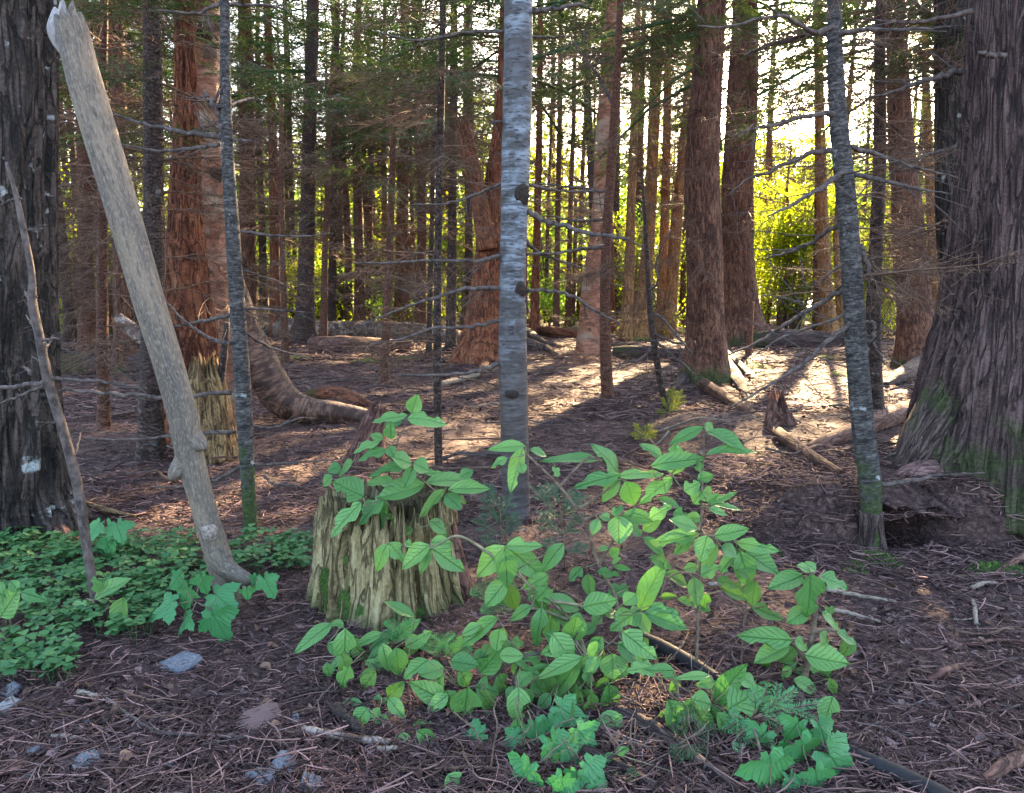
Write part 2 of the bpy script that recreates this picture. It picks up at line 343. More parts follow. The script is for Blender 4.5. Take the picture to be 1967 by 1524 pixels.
def ground_mat():
    b = NB('forest_floor')
    n1 = b.noise(b.coord('Object', 3, 3, 3), 1.0, 6, 0.65); n2 = b.noise(b.coord('Object', 38, 38, 38), 1.0, 6, 0.7, 1.0)
    n3 = b.noise(b.coord('Object', 160, 160, 160), 1.0, 3, 0.6)
    c = b.ramp(n2, [(0.36, (0.010, 0.005, 0.005)), (0.5, (0.056, 0.030, 0.028)), (0.64, (0.145, 0.086, 0.078))])
    c = b.mix(b.ramp(n1, [(0.42, (0, 0, 0)), (0.66, (.7, .7, .7))]), c, (0.075, 0.038, 0.030))
    c = b.mix(b.ramp(n3, [(0.6, (0, 0, 0)), (0.75, (.5, .5, .5))]), c, (0.22, 0.16, 0.14))
    b.color(c); b.bump(b.math('ADD', n2, b.math('MULTIPLY', n3, .4)), 1.0, 0.02); return b.m
M['ground'] = ground_mat()

# ------------------------------------------------------------------ the ground: one sheet to the horizon
def axis(segs):
    out = []
    for a, b, s in segs: out += list(np.arange(a, b, s))
    return np.array(out + [segs[-1][1]])
gx = axis([(-300, -40, 40), (-40, -12, 2), (-12, -4, .25), (-4, -1.6, .08), (-1.6, 2.4, .035), (2.4, 4, .08), (4, 12, .25), (12, 40, 2), (40, 300, 40)])
gy = axis([(-300, -20, 40), (-20, 0, 2), (0, 1.2, .15), (1.2, 4.2, .035), (4.2, 8, .09), (8, 16, .2), (16, 40, .8), (40, 400, 40)])
GX, GY = np.meshgrid(gx, gy)
GZ = np.array([terrain(x, y) if abs(x) < 45 and -2 < y < 60 else 0.0 for x, y in zip(GX.ravel(), GY.ravel())])
nx, ny = len(gx), len(gy)
i = np.arange(ny-1)[:, None]*nx + np.arange(nx-1)[None, :]
Q = np.stack([i, i+1, i+nx+1, i+nx], -1).reshape(-1, 4)
g = obj('forest_floor', mesh('forest_floor', np.stack([GX.ravel(), GY.ravel(), GZ], -1), [Q], M['ground']))
g['kind'] = 'structure'
def overhang(cx, cy, w, dp, seed):
    n = 22; V = []; m = 12
    for side in (0, 1):
        for j in range(m):
            for i_ in range(n):
                u, v = i_/(n-1)*2-1, j/(m-1)
                x = cx+u*w*(1+.1*math.sin(9*v+seed)); y = cy + v*dp + .10*noise.noise((x*9, seed, 0))*(1-v) + .05*noise.noise((x*30, seed, 3))*(1-v)
                top = .205 + .02*noise.noise((x*6, y*6, seed)) - (.07 + .05*noise.noise((x*14, 2, 5)))*(1-v)**3 - .09*abs(u)**3*(1-v)
                th = .05*(1-abs(2*v-1)**4) + .012*noise.noise((x*20, y*20, 9)) if side else 0
                V.append((x, y, top - (th+.012 if side and 0 < j < m-1 and 0 < i_ < n-1 else 0)))
    q = lambda s_, j, i_: s_*n*m + j*n + i_
    Q_ = []
    for j in range(m-1):
        for i_ in range(n-1):
            Q_.append((q(0, j, i_), q(0, j, i_+1), q(0, j+1, i_+1), q(0, j+1, i_))); Q_.append((q(1, j, i_), q(1, j+1, i_), q(1, j+1, i_+1), q(1, j, i_+1)))
    o = obj('bank_overhang', mesh('bank_overhang', V, [np.array(Q_)], M['ground'])); o['kind'] = 'structure'
overhang(1.54, 3.0, .22, .42, 1)
def tz(P):                                       # fast terrain for many points
    return np.array([terrain(float(a), float(b)) for a, b in P])

# ------------------------------------------------------------------ trunks
def trunk_mesh(name, C, rad, mat, seg=16, ridge=0.03, nr=22, flare=0.0, fh=0.25, lobes=5, seed=0, ztop=None, step=0.05, lump=0.02, jag=None, seam=math.pi/2):
    """C rows of (x,y,z) in the thing's own frame; rad per row -> swept trunk with ridged bark and a lobed root flare"""
    r = np.random.default_rng(seed)
    D = np.hstack([np.asarray(C, float), np.asarray(rad, float)[:, None]])
    L = np.linalg.norm(np.diff(D[:, :3], axis=0), axis=1).sum()
    n = int(max(6, min(420, L/step))); S = catmull(D, n)
    P, rr = S[:, :3], np.maximum(S[:, 3], 0.002)
    T, U, Vv = frames(P)
    v = np.concatenate([[0], np.cumsum(np.linalg.norm(np.diff(P, axis=0), axis=1))])
    a = seam + np.arange(seg+1)*2*math.pi/seg
    A, VV = np.meshgrid(a, v)
    k = np.ones_like(A)
    ph = r.uniform(0, 6.28, 6)
    for q in range(3):
        k += lump*np.sin((q+1)*A + ph[q] + VV*r.uniform(-1.5, 1.5))*np.sin(VV*r.uniform(1, 4)+ph[q+3])
    if ridge:
        AW = A + .22*np.sin(2*A+ph[2]+VV*.6) + .13*np.sin(3*A+ph[4]) + .07*np.sin(7*A+ph[5]+VV*1.3)
        amp = 1 + .6*np.sin(4*A+ph[1]+VV*1.7)*np.sin(3*A+ph[3])
        dr = np.cumsum(r.normal(0, .12, n))
        for q, (mul, am) in enumerate(((1.0, .5), (1.62, .35), (2.7, .25))):
            kk = 2*max(2, round(nr*mul/2)); wob = np.sin(VV*r.uniform(2, 5)+r.uniform(0, 6))*.8 + np.sin(VV*r.uniform(9, 16)+r.uniform(0, 6))*.35 + dr[:, None]*.5
            k += ridge*am*amp*(np.abs(np.sin(kk*AW/2 + wob + r.uniform(0, 6)))*2-1)
    if flare:
        e = np.exp(-VV/fh)
        lob = 0.55 + 0.45*np.cos(lobes*A + ph[0]) + .3*np.cos((lobes-2)*A+ph[1])
        k += flare*e*np.clip(lob, 0.12, None)
    if jag is not None:                           # broken, splintered top
        jj = r.uniform(0, 1, seg); jj = np.append(jj, jj[0])
        tt = np.clip((v - (v[-1]-jag))/jag, 0, 1)[:, None]
        drop = tt*jj[None, :]*jag
    RR = rr[:, None]*k
    X_, Y_ = (-Vv, U) if abs(T[0][2]) > .5 else (U, Vv)
    V = P[:, None, :] + RR[..., None]*(np.cos(A)[..., None]*X_[:, None, :] + np.sin(A)[..., None]*Y_[:, None, :])
    if jag is not None: V = V - drop[..., None]*T[:, None, :]
    UV = np.stack([(A-seam)*rr.mean(), VV], -1).reshape(-1, 2)
    w = seg+1
    ii = np.arange(n-1)[:, None]*w + np.arange(seg)[None, :]
    Q = np.stack([ii, ii+1, ii+w+1, ii+w], -1).reshape(-1, 4)
    V = V.reshape(-1, 3); b = len(V)
    V = np.vstack([V, P[0], P[-1] - (T[-1]*jag*.6 if jag is not None else 0)])
    UV = np.vstack([UV, [0, 0], [0, v[-1]]])
    j = np.arange(seg)
    Tr = np.vstack([np.stack([j+1, j, np.full(seg, b)], -1), np.stack([(n-1)*w+j, (n-1)*w+j+1, np.full(seg, b+1)], -1)])
    return mesh(name, V, [Q, Tr], mat, UV)

def px_path(path, d, base=True):
    C = []; rad = []
    for p in path:
        q = at(p[0], p[1], d + (p[3] if len(p) > 3 else 0)); C.append(q); rad.append(px2m(p[2], q)/2)
    return C, rad

# ---- prototypes of dead branches and needled boughs (shared mesh data)
def dead_branch(seed, L=1.0, twigs=12, r0=0.008, droop=0.15, mat='dead', sub=2):
    r = np.random.default_rng(seed); A = Acc()
    n = 7; t = np.linspace(0, 1, n)
    ph = r.uniform(0, 6.28)
    P = np.stack([t*L, 0.06*L*np.sin(t*4+ph)*t + r.normal(0, .008, n)*t, -droop*L*t**1.6 + .10*L*t*r.uniform(-.5, 1) + r.normal(0, .008, n)*t], -1)
    A.tube(P, r0*(1-.8*t), 4, False)
    for k in range(twigs):
        s = r.uniform(.12, .97); b = np.array([np.interp(s, t, P[:, q]) for q in range(3)])
        ang = r.choice([-1, 1])*r.uniform(.5, 1.25); up = r.uniform(-.5, .35)
        l = L*(.42*(1-s)+.10)*r.uniform(.5, 1.2)
        d = np.array([math.cos(ang), math.sin(ang), up]); d /= np.linalg.norm(d)
        u = np.linspace(0, 1, 4)[:, None]
        bend = np.array([0.25, 0, -.12])*l
        q = b + d*l*u + bend*u**2 + r.normal(0, .010*L, (4, 3))*u
        A.tube(q, r0*.42*(1-.7*u[:, 0]), 3, False)
        for _ in range(sub):
            s2 = r.uniform(.25, .9); b2 = q[0]*(1-s2)+q[-1]*s2
            d2 = d + r.normal(0, .7, 3); d2 /= np.linalg.norm(d2); l2 = l*r.uniform(.2, .5)
            q2 = b2 + d2*l2*np.array([0, .5, 1])[:, None] + r.normal(0, .006, (3, 3))*np.array([0, .5, 1])[:, None]
            A.tube(q2, r0*.22, 3, False)
    return A.mesh('dead_branch', M[mat])
def needles_along(A, p, d, n_, l, nl, nw, r, up=np.array([0, 0, 1.])):
    """flat rows of needles on both sides of a twig p + d*l"""
    s = np.linspace(0.05, 1, n_); side = np.cross(d, up); side /= np.linalg.norm(side)+1e-9
    base = p + d*l*s[:, None]
    for sg in (-1, 1):
        nd = d*.55 + side*sg*.8 + up*r.uniform(-.05, .35, n_)[:, None] + r.normal(0, .13, (n_, 3))
        nd /= np.linalg.norm(nd, axis=1)[:, None]
        ll = nl*r.uniform(.75, 1.15, n_)[:, None]*(1-.35*np.clip((s-.75)/.25, 0, 1))[:, None]
        wv = np.cross(nd, up + r.normal(0, .3, (n_, 3))); wv /= np.linalg.norm(wv, axis=1)[:, None]+1e-9
        V = np.stack([base-wv*nw*.35, base+nd*ll*.55-wv*nw*.5, base+nd*ll, base+nd*ll*.55+wv*nw*.5], 1).reshape(-1, 3)
        A.add(V, np.arange(n_*4).reshape(-1, 4))
def bough(seed, L=1.0, side=13, nl=0.028, nw=0.0035, dens=90, mat='needle', stem='dead', bare=0.25, droop=0.18):
    r = np.random.default_rng(seed); A = Acc(); B = Acc()
    t = np.linspace(0, 1, 6)
    P = np.stack([t*L, .05*L*np.sin(3*t+r.uniform(0, 6))*t, -droop*L*t**1.5 + .12*L*t**3], -1)
    B.tube(P, .007*(1-.8*t)*L, 4, False)
    for k in range(side):
        s = bare + (1-bare)*(k+.5)/side
        b = np.array([np.interp(s, t, P[:, q]) for q in range(3)])
        for sg in (-1, 1):
            if r.random() < .12: continue
            ang = sg*r.uniform(.65, 1.05); l = L*(.40*(1-s)**.8+.07)*r.uniform(.7, 1.15)
            d = np.array([math.cos(ang), math.sin(ang), r.uniform(-.75, .2)]); d /= np.linalg.norm(d)
            B.tube(np.array([b, b+d*l*.5, b+d*l]), .0025*L, 3, False)
            needles_along(A, b, d, max(4, int(l*dens)), l, nl, nw, r)
            for _ in range(int(l*9)):
                s2 = r.uniform(.3, .85); b2 = b+d*l*s2; a2 = ang + r.choice([-1, 1])*.7
                d2 = np.array([math.cos(a2), math.sin(a2), r.uniform(-.7, .2)]); d2 /= np.linalg.norm(d2); l2 = l*(1-s2)*.7
                if l2*dens > 3: needles_along(A, b2, d2, int(l2*dens), l2, nl, nw, r)
    tip = P[-1]; d = P[-1]-P[-2]; d /= np.linalg.norm(d)
    needles_along(A, P[3], d, max(5, int(.4*L*dens)), .42*L, nl, nw, r)
    me_n = A.mesh('needles', M[mat], False); me_s = B.mesh('bough', M[stem])
    return me_s, me_n
DEAD = [dead_branch(100+k, 1.0, 18+(k % 4)*4, sub=3, r0=.0075) for k in range(10)]
DEADS = [dead_branch(140+k, 1.0, 6, r0=.006, sub=1) for k in range(5)]
BOUGH = [bough(200+k, 1.0, 13, dens=62, nl=.036, nw=.0085) for k in range(6)]
def crown_mesh(seed, z0=0, z1=6.0, rmax=1.5, n=46, mat='needle', dens=30, nl=.06, nw=.016):
    """upper crown: many drooping needled boughs around the stem, one mesh"""
    r = np.random.default_rng(seed); A = Acc()
    for k in range(n):
        s = (k+r.uniform(0, 1))/n; z = z0+(z1-z0)*s; L = rmax*(1-.85*s)*r.uniform(.6, 1.15)
        az = r.uniform(0, 6.28); o = np.array([math.cos(az), math.sin(az), 0]); sd_ = np.array([-o[1], o[0], 0])
        dr = r.uniform(.05, .4)
        A.tube(np.array([[0, 0, z], o*L*.5+[0, 0, z-dr*L*.3], o*L+[0, 0, z-dr*L]]), .012*L, 3, False)
        for q in range(int(9*L)+5):
            u = r.uniform(.2, 1); b = o*L*u+np.array([0, 0, z-dr*L*u])
            ang = r.choice([-1, 1])*r.uniform(.5, 1.1); d = o*math.cos(ang)+sd_*math.sin(ang)+np.array([0, 0, r.uniform(-.8, .1)]); d /= np.linalg.norm(d)
            l = L*(.4*(1-u)+.12)
            needles_along(A, b, d, max(4, int(l*dens)), l, nl, nw, r)
    return A.mesh('crown', M[mat], False)
CROWN = [crown_mesh(300+k, 0, 6.0, 1.75, 66) for k in range(4)]

def add_branches(t, C, n, z0, z1, L, protos, seed, name='branch', lmin=.6, az0=None, fw=1.0):
    """dead lower branches around a stem: each its own part, shared mesh data. C: [(x,y,z)] local rows"""
    r = random.Random(seed); P = np.array([tuple(c) for c in C]); zz = P[:, 2]
    for k in range(n):
        z = r.uniform(z0, z1); x = np.interp(z, zz, P[:, 0]); y = np.interp(z, zz, P[:, 1])
        az = r.uniform(0, 2*math.pi)
        s = L*r.uniform(lmin, 1.15)
        p = protos[r.randrange(len(protos))]
        rot = (r.uniform(-.5, .5), r.uniform(-.25, .3), az)
        if isinstance(p, tuple):
            b = obj('bough', p[0], t, (x, y, z), rot, (s, s, s)); obj('needle_spray', p[1], b)
        else: obj(name, p, t, (x, y, z), rot, (s*fw, s, s))

ALLT = []
def tree(name, label, cat, mat, path, d=None, top=9.0, seg=14, ridge=.03, nr=20, flare=.5, fh=.2, dead=0, dl=.8, dz=(.3, None), boughs=0, bl=.9, bz=(2.2, None), crown=None, seed=None, group=None, step=.06, lobes=5, lump=.03, jag=None, ext=True, thin=False, protos=None, cs=None):
    seed = seed if seed is not None else int(path[0][0]*7 + path[0][1])
    d = d or dist(path[0][1])
    C, rad = px_path(path, d)
    b = C[0]; zb = terrain(b.x, b.y)
    base = Vector((b.x, b.y, zb))
    C2 = [c - base for c in C]
    # foot just below the ground, following the lowest direction
    if C2[0].z > 0.03:
        C2.insert(0, Vector((C2[0].x, C2[0].y, -0.06))); rad.insert(0, rad[0])
    else: C2[0].z = min(C2[0].z, -0.05)
    ztop = C2[-1].z
    if ext and path[-1][1] < 60 and top > ztop + 1:
        dr = (C2[-1]-C2[-2]).normalized(); k = rad[-1]
        for s in (1.0,):
            e = C2[-1] + Vector((dr.x*.5, dr.y*.5, 1))*(top-ztop); C2.append(e); rad.append(max(.012, k*.35))
    t = thing(name, label, cat, base, group)
    me = trunk_mesh('trunk', C2, rad, M[mat], seg, ridge, nr, flare, fh, lobes, seed, step=step, lump=lump, jag=jag)
    obj('trunk', me, t)
    vis = CH + d*.42
    if dead: add_branches(t, C2, int(dead*1.7), dz[0], min(dz[1] or vis, C2[-1].z*.95), dl, protos or (DEADS if thin else DEAD), seed+1)
    if boughs: add_branches(t, C2, boughs, bz[0], min(bz[1] or vis*1.4, C2[-1].z*.95), bl, BOUGH, seed+2)
    if crown is not None and len(C2) > 2:
        zc = crown if d < 7 or cs else min(crown, 1+.25*d); x = np.interp(zc, [c.z for c in C2], [c.x for c in C2]); y = np.interp(zc, [c.z for c in C2], [c.y for c in C2])
        s = cs or max(.4, (C2[-1].z - zc)/6.0)
        obj('crown', CROWN[seed % 4], t, (x, y, zc), (0, 0, seed % 7), (s*1.0, s*1.0, s))
    ALLT.append((t, d, C2, rad, base))
    return t, C2, base, d
def pbranch(T, pts, mat='dead_near', dd=(0.0, 0.0), name='branch', seg=6, twig=0, seed=0, tl=.12):
    """a branch measured in the photograph, at its tree's distance, reaching dd metres nearer or farther"""
    t, C2, base, d = T[:4]; A = Acc(); n = len(pts)
    P = []; rr = []
    for k, p in enumerate(pts):
        q = at(p[0], p[1], d + dd[0] + (dd[1]-dd[0])*k/(n-1)); P.append((*(q-base), px2m(p[2], q)/2))
    S = catmull(np.array(P), max(8, 5*n)); r = np.random.default_rng(seed + int(pts[0][0]))
    S[1:-1, :3] += r.normal(0, .35, (len(S)-2, 3))*S[1:-1, 3:4]
    A.tube(S[:, :3], np.maximum(S[:, 3], .0008), seg)
    for _ in range(twig):
        k = r.integers(2, len(S)); b = S[k, :3]; di = S[k, :3]-S[k-1, :3]; di /= np.linalg.norm(di)
        e = di*.6 + r.normal(0, .6, 3); e /= np.linalg.norm(e); l = tl*r.uniform(.4, 1.3)
        u = np.array([0, .5, 1])[:, None]
        A.tube(b+e*l*u+r.normal(0, .008, (3, 3))*u, max(.0009, S[k, 3]*.4)*(1-.6*u[:, 0]), 3)
    return obj(name, A.mesh(name, M[mat]), t)

# ------------------------------------------------------------------ the near trees
CON = 'conifer tree'
T = {}
T['left'] = tree('cedar_tree', 'broad dark furrowed trunk with pale lichen spots, left of the leaning grey pole', 'tree', 'dark_bark',
    [(20, 1030, 220), (14, 930, 196), (8, 700, 182), (4, 400, 174), (0, 0, 172)], seg=200, ridge=.11, nr=38, flare=.30, fh=.16, step=.03, top=10, crown=6.0, lobes=6)
T['right'] = tree('cedar_tree', 'huge grey-brown cedar with flared mossy foot on the raised bank', 'tree', 'cedar_near',
    [(1952, 960, 430), (1955, 850, 375), (1962, 740, 330), (1974, 600, 288), (1984, 400, 268), (1990, 200, 252), (1998, 0, 246)], d=3.4, seg=280, ridge=.045, nr=74, flare=.14, fh=.16, step=.03, top=11, crown=6.5, lobes=4)
T['birch'] = tree('fir_tree', 'pale blue-grey banded trunk with bare side branches, just behind the stump', 'tree', 'birch',
    [(992, 1010, 50), (990, 900, 51), (986, 700, 55), (986, 500, 50), (991, 300, 54), (995, 100, 55), (995, 0, 55)], seg=40, ridge=.012, nr=9, flare=.15, fh=.08, step=.025, top=8, crown=3.6, lump=.03)
T['sap'] = tree('sapling_tree', 'slim grey-green lichened sapling between leaning pole and rotten stump', 'tree', 'sapling',
    [(483, 1040, 25), (474, 900, 27), (468, 780, 30), (457, 600, 30), (447, 440, 28), (438, 300, 24), (433, 150, 20), (432, 0, 18)], seg=20, ridge=.02, nr=7, flare=.2, fh=.05, step=.03, top=6, crown=3.4, lump=.05)
T['grey'] = tree('sapling_tree', 'grey leaning sapling with moss-covered foot beside the bank hollow', 'tree', 'sapling',
    [(1674, 1010, 36), (1672, 930, 41), (1661, 840, 41), (1648, 700, 40), (1636, 520, 38), (1622, 350, 35), (1608, 200, 31), (1603, 0, 27)], d=2.95, seg=26, ridge=.02, nr=8, flare=.1, fh=.05, step=.025, top=7, crown=3.6, lump=.05, dead=12, dl=.6, dz=(.95, 2.2))
T['dark'] = tree('sapling_tree', 'dark straight sapling standing right behind the grey leaning sapling', 'tree', 'spruce',
    [(1680, 800, 34), (1678, 600, 28), (1690, 300, 23), (1692, 0, 19)], d=5.6, seg=16, ridge=.03, flare=.2, top=8, dead=24, dl=.85, dz=(.9, 3.4), boughs=5, bz=(2.4, 4.5), crown=4.5)
T['thorn'] = tree('dead_sapling', 'dead purplish spiky sapling stem leaning left of the grey pole', 'dead sapling', 'dead_near',
    [(195, 1215, 16), (172, 1080, 18), (148, 930, 20), (122, 830, 19), (93, 735, 19), (74, 640, 17), (62, 580, 17), (62, 530, 12), (45, 440, 12), (30, 370, 9), (12, 312, 5)], seg=10, ridge=0, flare=.2, fh=.05, step=.025, ext=False, lump=.09)
T['spr'] = tree('spruce_tree', 'dark scaly spruce trunk left of the red cedar, crossed by the pole', 'tree', 'spruce',
    [(290, 885, 54), (290, 780, 44), (296, 500, 38), (294, 200, 35), (291, 0, 32)], seg=24, ridge=.04, nr=16, flare=.35, fh=.15, step=.04, top=9, dead=20, dl=.8, dz=(.5, 3.2), boughs=7, bz=(1.75, 3.3), bl=.8, crown=4.5)
T['redc'] = tree('cedar_tree', 'red-barked cedar tapering upward beside the pink birch', 'tree', 'cedar_red',
    [(366, 880, 128), (368, 760, 108), (364, 640, 98), (358, 500, 74), (356, 380, 58), (357, 250, 46), (352, 0, 34)], d=5.0, seg=150, ridge=.08, nr=40, flare=.25, fh=.2, step=.035, top=9, dead=8, dl=.7, crown=4.8)
T['pink'] = tree('birch_tree', 'pink peeling birch with a dark knot, rising behind the red cedar', 'tree', 'birch_pink',
    [(436, 800, 56), (430, 690, 52), (418, 560, 44), (407, 400, 50), (396, 220, 60), (384, 90, 76), (378, 0, 84)], d=5.7, seg=44, ridge=.012, nr=8, flare=.2, step=.035, top=8, crown=5.2, dead=4)
T['snagc'] = tree('cedar_tree', 'red cedar with spreading dark roots behind the blue-grey trunk', 'tree', 'cedar_red',
    [(928, 690, 96), (928, 640, 72), (934, 560, 60), (941, 460, 50), (954, 300, 30), (964, 180, 22), (970, 0, 18)], d=10.6, seg=56, ridge=.05, nr=26, flare=.5, fh=.3, step=.06, top=10, dead=12, dl=1.0, crown=6)
T['cedar'] = tree('cedar_tree', 'dark red cedar with one side blackened and splayed roots, in mid-forest', 'tree', 'cedar_brown',
    [(1358, 735, 92), (1358, 690, 78), (1355, 600, 70), (1352, 480, 67), (1350, 300, 64), (1358, 150, 58), (1366, 0, 52)], seg=70, ridge=.05, nr=34, flare=.4, fh=.22, step=.05, top=11, dead=14, dl=.8, dz=(1.2, 4.2), crown=6.5, boughs=4, bz=(4, 5.5))
T['cedar2'] = tree('cedar_tree', 'stout brown cedar with mossy buttress root, bright leaves behind it', 'tree', 'cedar_brown',
    [(1424, 655, 92), (1419, 600, 72), (1415, 480, 62), (1418, 350, 60), (1426, 180, 55), (1432, 0, 46)], d=15, seg=56, ridge=.04, nr=28, flare=.5, fh=.5, step=.08, top=12, dead=34, dl=1.6, dz=(2.2, 7), crown=5.4, cs=1.2, boughs=5, bl=1.6, bz=(5, 8))
T['cedar3'] = tree('cedar_tree', 'brown cedar with whitish dead twigs, between dark sapling and huge cedar', 'tree', 'cedar_brown',
    [(1762, 695, 80), (1757, 620, 66), (1748, 480, 58), (1735, 320, 48), (1724, 120, 38), (1719, 0, 34)], d=10.5, seg=48, ridge=.04, nr=26, flare=.3, fh=.3, step=.07, top=10, dead=26, dl=.9, dz=(1, 5), crown=3.9, cs=1.35)
T['behind'] = tree('spruce_tree', 'dark rough trunk half hidden behind the huge cedar', 'tree', 'dark_bark',
    [(1856, 820, 80), (1846, 600, 66), (1834, 400, 62), (1828, 200, 60), (1828, 0, 58)], d=5.0, seg=40, ridge=.06, nr=22, flare=.25, step=.05, top=10, dead=20, dl=.9, dz=(.8, 3.2), crown=5)
T['orng'] = tree('birch_tree', 'orange-pink birch with ragged foot and torn bark in mid-forest', 'tree', 'birch_pink',
    [(1130, 690, 52), (1134, 610, 42), (1140, 520, 34), (1151, 420, 30), (1160, 280, 34), (1172, 100, 30), (1180, 0, 28)], d=10.8, seg=30, ridge=.03, nr=9, flare=.3, step=.06, top=9, dead=8, dl=.8, crown=5.2, cs=.7)
T['front'] = tree('spruce_tree', 'slim reddish spruce with a sunlit edge in front of the orange birch', 'tree', 'spruce_red',
    [(1168, 770, 24), (1162, 640, 21), (1164, 500, 20), (1172, 350, 18), (1185, 150, 15), (1191, 0, 12)], seg=16, ridge=.03, flare=.3, fh=.08, top=7, dead=20, dl=.8, dz=(.3, 3.8), boughs=4, crown=4)
T['thin'] = tree('sapling_tree', 'thin crooked dark sapling beside a small sunlit fir seedling', 'tree', 'spruce',
    [(1284, 805, 13), (1270, 740, 13), (1255, 650, 13), (1246, 560, 11), (1240, 440, 8), (1234, 340, 5)], seg=10, ridge=.02, flare=.2, fh=.05, top=3, dead=9, dl=.45, dz=(.25, 1.6), ext=False)
T['dk2'] = tree('spruce_tree', 'straight dark pole-like spruce left of the blue-grey trunk', 'tree', 'spruce',
    [(843, 900, 15), (840, 720, 16), (841, 500, 15), (846, 250, 14), (851, 0, 12)], seg=14, ridge=.03, flare=.2, fh=.05, top=6, dead=20, dl=.62, dz=(.5, 2.8), boughs=7, bz=(1.95, 3.2), bl=.75, crown=3.4)
T['red14'] = tree('spruce_tree', 'slender red-brown spruce with a sunlit side near the fallen birch log', 'tree', 'spruce_red',
    [(736, 735, 17), (745, 560, 16), (751, 400, 14), (756, 250, 11), (757, 110, 8)], seg=12, ridge=.03, flare=.4, fh=.06, dead=24, dl=.9, dz=(.3, 3.2), boughs=10, bz=(1.9, 3.4), bl=1.0)
T['l195'] = tree('spruce_tree', 'reddish slim spruce between the broad dark trunk and the pole', 'tree', 'spruce_red',
    [(200, 825, 24), (197, 650, 22), (196, 400, 18), (198, 150, 16), (200, 0, 14)], seg=16, ridge=.03, flare=.5, fh=.08, top=8, dead=28, dl=.75, dz=(.3, 3.4), boughs=6, bz=(2.2, 3.6), crown=4)
T['t545'] = tree('spruce_tree', 'thin spruce on a mossy hump in front of the birch log', 'tree', 'spruce_red',
    [(549, 705, 17), (546, 600, 13), (541, 400, 11), (540, 190, 8)], seg=12, ridge=.02, flare=.8, fh=.08, dead=20, dl=.9, dz=(.4, 4))
T['t590'] = tree('spruce_tree', 'brown lichen-dotted spruce with bright edge, growing over the birch log', 'tree', 'spruce',
    [(582, 652, 46), (586, 600, 34), (590, 450, 29), (596, 200, 25), (601, 0, 22)], d=14.5, seg=26, ridge=.04, flare=.6, fh=.3, top=10, dead=20, dl=1.3, dz=(2, 6.5), boughs=6, bl=1.4, bz=(4, 8), crown=7)
T['t475'] = tree('cedar_tree', 'brown cedar showing right beside the lichened sapling', 'tree', 'cedar_brown',
    [(478, 620, 34), (476, 450, 31), (474, 200, 28), (470, 0, 25)], d=17, seg=22, ridge=.04, top=11, dead=14, dl=1.4, dz=(3, 7), crown=8)
T['t640'] = tree('spruce_tree', 'thin spruce with glowing sunlit edge right of the lichen-dotted spruce', 'tree', 'spruce_red',
    [(622, 655, 14), (624, 500, 12), (632, 300, 10), (640, 100, 8)], d=14, seg=10, ridge=.02, dead=18, dl=1.2, dz=(1.5, 6), boughs=4, bl=1.1)
T['t645'] = tree('spruce_tree', 'dark upright spruce over the middle of the birch log', 'tree', 'spruce',
    [(636, 630, 18), (640, 450, 15), (645, 200, 12), (648, 0, 10)], d=18, seg=12, ridge=.02, top=10, dead=18, dl=1.4, dz=(2, 7), boughs=8, bl=1.5, bz=(4, 8.5))
T['t870'] = tree('spruce_tree', 'grey spruce pole left of the dark-rooted red cedar', 'tree', 'spruce',
    [(866, 655, 20), (868, 500, 18), (870, 300, 16), (872, 0, 13)], d=13, seg=14, ridge=.03, top=9, dead=26, dl=1.2, dz=(1.4, 6), boughs=8, bl=1.3, bz=(4, 7), crown=6.5)
T['t828'] = tree('spruce_tree', 'very thin spruce close left of the dark pole-like spruce', 'tree', 'spruce',
    [(824, 660, 11), (829, 450, 9), (835, 150, 7)], d=12, seg=10, ridge=.02, dead=22, dl=1.1, dz=(1, 5.5), boughs=5, bl=1.1, bz=(3, 6))
T['t1030'] = tree('cedar_tree', 'narrow reddish cedar right of the blue-grey trunk', 'tree', 'cedar_red',
    [(1027, 632, 19), (1030, 500, 15), (1035, 300, 13), (1038, 0, 10)], d=17, seg=14, ridge=.03, top=10, dead=20, dl=1.4, dz=(2.5, 7), boughs=7, bl=1.5, bz=(4.5, 8))
T['t1070'] = tree('spruce_tree', 'thin brown spruce between narrow reddish cedar and orange birch', 'tree', 'spruce_red',
    [(1068, 632, 13), (1071, 450, 11), (1075, 200, 9), (1078, 0, 7)], d=17, seg=10, ridge=.02, top=9, dead=20, dl=1.4, dz=(2.5, 7), boughs=6, bl=1.4, bz=(4.5, 8))
T['t1125'] = tree('spruce_tree', 'grey spruce rising just left of the orange birch', 'tree', 'spruce',
    [(1150, 640, 20), (1142, 450, 17), (1132, 250, 14), (1122, 60, 11)], d=14.5, seg=12, ridge=.02, dead=16, dl=1.2, dz=(2, 6.5), boughs=5, bl=1.3, bz=(4, 7))
T['t1207'] = tree('cedar_tree', 'smooth sun-tinted orange trunk with white-lit edge right of the slim reddish spruce', 'tree', 'cedar_lit',
    [(1202, 642, 24), (1208, 540, 20), (1214, 350, 17), (1222, 120, 13), (1226, 0, 11)], d=15.5, seg=16, ridge=.02, top=10, dead=16, dl=1.3, dz=(2.5, 7), crown=6.6, cs=.7)
T['t1240'] = tree('cedar_tree', 'leaning sun-tinted cedar behind the thin crooked sapling', 'tree', 'cedar_lit',
    [(1232, 630, 36), (1240, 540, 27), (1250, 380, 23), (1262, 150, 18), (1268, 0, 15)], d=17, seg=18, ridge=.03, top=10, dead=14, dl=1.4, dz=(3, 7), crown=6.8, cs=.7)
